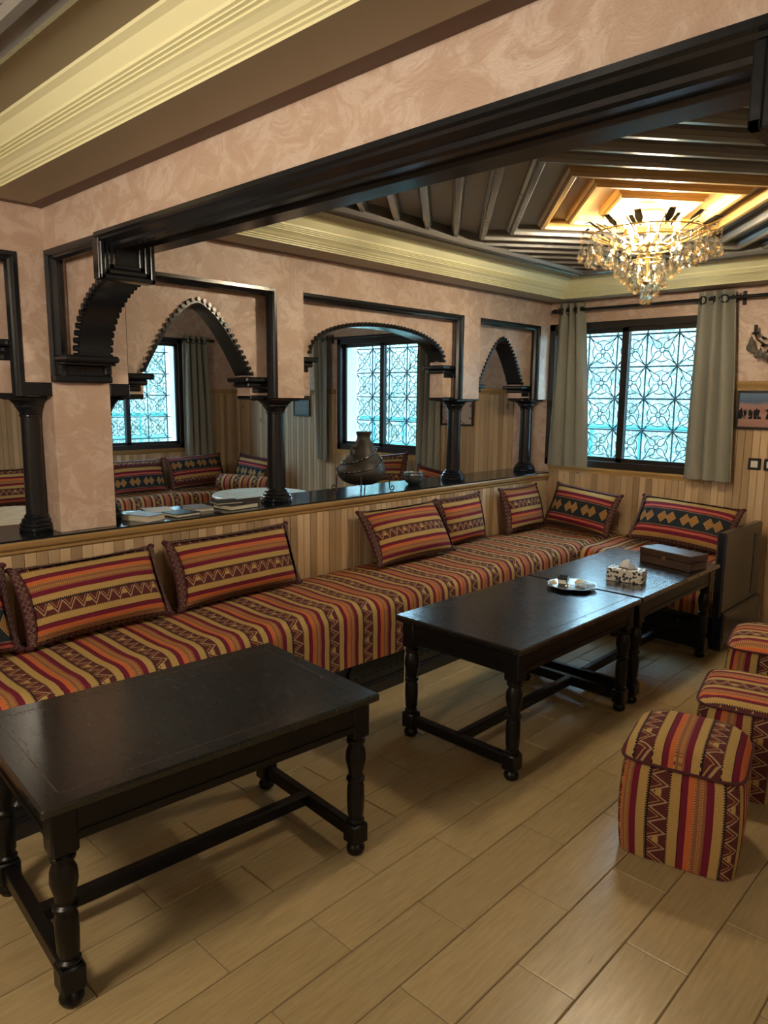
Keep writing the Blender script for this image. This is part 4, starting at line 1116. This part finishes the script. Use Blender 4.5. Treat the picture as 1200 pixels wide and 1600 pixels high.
book('thick pale-edged book with a grey cover, nearest the pier', -3.20, 1.70, ZK, .16, .12, .030, .35, 'bookgry')
book('pale blue glossy magazine lying beside the pier', -3.385, 1.70, ZK, .16, .14, .006, .1, 'bookblue', False, 'magazine')
book('white printed leaflet on the counter between the books', -3.375, 1.87, ZK, .17, .13, .012, -.25, 'paper', False, 'leaflet')
book('thin black book lying in front of the white leaflet', -3.20, 1.90, ZK, .13, .14, .018, .08, 'bookblk')
book('brown-grey book with its cover lifted beside the white leaflet', -3.29, 2.055, ZK, .15, .11, .020, -.1, 'bookgry')
book('black covered book with cream pages nearest the second column', -3.225, 2.245, ZK, .15, .19, .026, .1, 'bookblk')
book('black notebook lying on top of the cream-paged book', -3.25, 2.20, ZK+.0265, .12, .15, .012, -.2, 'bookblk')

# ---------------------------------------------------------------- things on the tables
TZ = .5607
t = thing('serving_tray', 'round scalloped silver tray on the middle table', 'tray', (-1.755, 3.225, TZ), .2)
n = 48
def sc_r(r_, k): return [(r_*(1+.035*math.cos(8*2*math.pi*i/n))*math.cos(2*math.pi*i/n), r_*(1+.035*math.cos(8*2*math.pi*i/n))*math.sin(2*math.pi*i/n), k) for i in range(n)]
MB().loft([sc_r(.07, 0), sc_r(.085, .004), sc_r(.120, .016), sc_r(.122, .018), sc_r(.118, .018), sc_r(.083, .007), sc_r(.02, .006)]).build('tray_dish', M['silver'], t, SM)
t = thing('ashtray_cup', 'small black square cup standing on the silver tray', 'cup', (-1.80, 3.22, TZ+.0066), .3)
MB().loft([[(-k, -k, z), (k, -k, z), (k, k, z), (-k, k, z)] for k, z in ((.020, 0), (.025, .045), (.022, .045), (.018, .006))]).build('cup_body', M['dark'], t); MB().box(-.02, .02, -.026, -.024, .012, .03).build('cup_label', M['switch'], t)
for i, (x, y, s_, mt, lb) in enumerate(((-1.735, 3.265, .018, 'page', 'crumpled cream wrapper on the silver tray next to the black cup'), (-1.700, 3.235, .017, 'bookblue', 'crumpled pale blue wrapper at the right of the silver tray'), (-1.755, 3.18, .012, 'silver', 'small crumpled foil ball at the front of the silver tray'), (-1.825, 3.165, .015, 'page', 'folded cream sugar packet at the left rim of the silver tray'))):
    mb = MB().ball((0, 0, s_*.8), s_, 9, 6, 1.4, 1, .8); q = random.Random(i+4)
    mb.v = [(a*q.uniform(.75, 1.2), b_*q.uniform(.75, 1.2), max(0, c*q.uniform(.8, 1.15))) for a, b_, c in mb.v]
    o = mb.build('wrapper', M[mt], None, None, label=lb, cat='wrapper', group='wrappers on the tray'); o.location = (x, y, TZ+.0075+(.006 if i == 3 else 0))
t = thing('tissue_box', 'black and white patterned tissue box with a tissue pulled up', 'tissue box', (-1.625, 3.560, TZ), math.radians(11))
k = NT('tissue_box_print'); vv = k.n('ShaderNodeTexVoronoi'); vv.inputs['Scale'].default_value = 55; k.put(vv.inputs['Vector'], k.coord()); nn = k.noise(k.coord(), 38, 3, .6, 2)
k.set(Base_Color=k.ramp(k.math('ADD', vv.outputs[0], nn), [(.0, (.03, .035, .05)), (.93, (.70, .68, .62))], 'CONSTANT'), Roughness=.5)
MB().box(-.092, .092, -.048, .048, 0, .066, .003).build('carton', k.m, t)
MB().lathe([(.04, .0655), (.04, .0668)], 18).map(lambda x, y, z: (x*1.2, y*.55, z)).build('opening', M['dark'], t)
def tf(u, v):
    a = (u-.5)*.10*(1-.1*v); return (a+.01*v, .012*math.sin(u*7)*(1-v*.3)+(-.02*v if u > .5 else .012*v), .060+v*(.052-.9*(u-.42)**2*.13))
tis = MB().grid(14, 8, tf).build('tissue', M['paper'], t, math.radians(80)); md = tis.modifiers.new('t', 'SOLIDIFY'); md.thickness = .001
t = thing('wooden_box', 'long low dark wooden box on the far table', 'box', (-1.600, 4.095, TZ), math.radians(-14))
MB().box(-.165, .165, -.080, .080, 0, .046, .003).build('box_body', M['boxwood'], t); MB().box(-.167, .167, -.082, .082, .048, .088, .004).build('box_lid', M['boxwood'], t); MB().box(-.012, .012, -.085, -.081, .035, .058, .001).build('clasp', M['brass'], t)

MB().tube([(-2.075, 2.325, .43), (-2.070, 2.33, .38), (-2.078, 2.335, .33), (-2.072, 2.33, .27), (-2.076, 2.33, .20), (-2.071, 2.335, .005)], .0018, 6).build('cord', M['page'], None, SM,
    label='thin pale cord hanging beside the leg of the middle table', cat='cord')
# ---------------------------------------------------------------- the other room
mpL = lambda p, a, z: (XO-(-p)+0, a, z)
def sofa(label, mp, a0, a1):
    return mattress('sofa_mattress', label, mp, a0, a1, .66, .015, 9, .455, .20, 'sofa mattress')
sofa('striped sofa mattress along the far side wall of the other room', lambda p, a, z: (XO+p, a, z), .6, 4.5)
sofa('striped sofa mattress along the window wall of the other room', lambda p, a, z: (a, YB-p, z), -6.80, -3.95)
mattress('sofa_mattress', 'striped corner sofa mattress in the other room', lambda p, a, z: (XO+p, a, z), 4.52, YB-.02, .66, .015, 11, .452, .20, 'sofa mattress')
g2 = 'kilim cushions in the other room'
zo = .475
cushion('kilim cushion with a low diamond band seen just right of the plaster pier', (-7.13, 3.765, zo), .62, .345, .15, R90, .34, 0, 'kilim2', -.06, g2)
cushion('kilim cushion with a diamond band on top, beside the hanging curtain of the other room', (-7.13, 4.485, zo+.012), .68, .345, .15, R90, .34, -.03, 'kilim2', .10, g2)
cushion('dark kilim cushion leaning in the far corner of the other room', (-6.80, 4.92, zo+.015), .60, .33, .14, 0, .3, .05, 'kilim2', .0, g2)
cushion('striped kilim cushion at the left edge seen behind the left column', (-7.12, 2.45, zo), .70, .33, .15, R90, .3, 0, 'kilim', .0, g2)
cushion('rumpled striped cushion below the window behind the vase', (-4.68, 4.86, zo+.045), .60, .45, .15, 0, .25, -.12, 'kilim', .0, g2)
cushion('striped cushion behind the small bowl in the other room', (-4.13, 4.90, zo+.02), .46, .38, .14, 0, .3, .12, 'kilim', .08, g2)
t = thing('bolster', 'rolled kilim bolster with a dark end lying on the other sofa', 'cushion', (-6.30, 4.52, zo+.095), math.radians(20), g2)
def bf(u, v):
    a = 2*math.pi*v; r_ = .098*(1+.03*math.sin(6*u)); return ((u-.5)*.62, r_*math.cos(a), r_*math.sin(a))
MB().grid(20, 24, bf, lambda u, v: (u*.62, v*.6)).build('cover', M['kilim'], t, math.radians(80))
for sg in (-1, 1): MB().lathe([(.098, 0), (.08, .02), (.03, .028), (.004, .024)], 24).map(lambda x, y, z: (sg*(.31+z), x, y)).build('end_cap', M['braid'] if False else M['fabricdark'], t, SM)
def round_table(label, x, y, r_):
    t = thing('round_table', label, 'table', (x, y, 0), 0, 'round marble tables in the other room')
    MB().lathe([(r_-.012, .572), (r_, .58), (r_, .594), (r_-.008, .602), (.01, .602)], 48).build('table_top', M['marble'], t, SM)
    MB().lathe([(.22, 0), (.22, .03), (.06, .07), (.045, .2), (.05, .5), (.12, .572)], 20).build('pedestal', M['black'], t, SM)
round_table('round cream marble table behind the books, in the other room', -5.42, 4.06, .45)
round_table('round cream marble table at the left edge, behind the left column', -5.72, 1.98, .45)

# ---------------------------------------------------------------- outside the windows
S(MB().box(-16, 8, YO+.0, 16, -.5, -.3), 'ground_back', 'ground'); S(MB().box(-16, XO-.35, -6, YO, -.5, -.3), 'ground_side', 'ground')
def hillside(name, ax, d0, lo, hi):
    q = random.Random(5); 
    def fn(u, v):
        a = lo+(hi-lo)*u; d = d0+v*3.5; z = -.4+(4.1+.35*math.sin(a*.7)+.25*math.sin(a*1.9+1))*v**.9
        return (a, d, z) if ax == 'y' else (-d, a, z)
    S(MB().grid(60, 10, fn), name, 'hill', None, math.radians(60))
hillside('ground_hill_back', 'y', 10.5, -20, 6); hillside('ground_hill_side', 'x', 12.5, -8, 16)
def foliage(label, gen, n, seed):
    q = random.Random(seed); mb = MB()
    for _ in range(n):
        c = Vector(gen(q)); s_ = q.uniform(.022, .06)
        a = Vector((q.gauss(0, 1), q.gauss(0, 1), q.gauss(0, 1))).normalized(); b_ = a.orthogonal().normalized(); 
        b0 = len(mb.v)
        for u, v_ in ((-1, 0), (0, -.45), (1, 0), (0, .45)): mb.v.append(tuple(c+a*s_*u+b_*s_*v_))
        mb.f.append((b0, b0+1, b0+2, b0+3))
    return mb.build('garden_foliage', M['leaf'], None, None, label=label, cat='foliage', kind='stuff')
foliage('dense green garden foliage outside the windows of the window wall', lambda q: (q.uniform(-8.5, 1), 7.0+q.uniform(0, 1.6), -.3+3.2*q.random()**1.0), 30000, 1)
foliage('dense green garden foliage outside the side window of the other room', lambda q: (-9.3-q.uniform(0, 1.4), q.uniform(1.5, 7.0), -.3+3.2*q.random()), 20000, 2)
def railing(label, P0, P1):
    t = thing('railing', label, 'railing', ((P0[0]+P1[0])/2, (P0[1]+P1[1])/2, -.3)); o = Vector(t.location); A, B = Vector((*P0, 0)), Vector((*P1, 0))
    for z in (.25, .95, 1.25): MB().cyl(tuple(A+Vector((0, 0, z))-Vector((o.x, o.y, o.z))), tuple(B+Vector((0, 0, z))-Vector((o.x, o.y, o.z))), .028, 8).build('rail', M['teal'], t)
    n = int((B-A).length/.45)
    for i in range(n+1):
        p = A.lerp(B, i/n); MB().cyl((p.x-o.x, p.y-o.y, 0), (p.x-o.x, p.y-o.y, 1.55), .018, 8).build('post', M['teal'], t)
railing('teal painted railing outside the window wall', (-8.0, 6.25), (.5, 6.25)); railing('teal painted railing outside the side window', (-8.75, 1.5), (-8.75, 6.0))
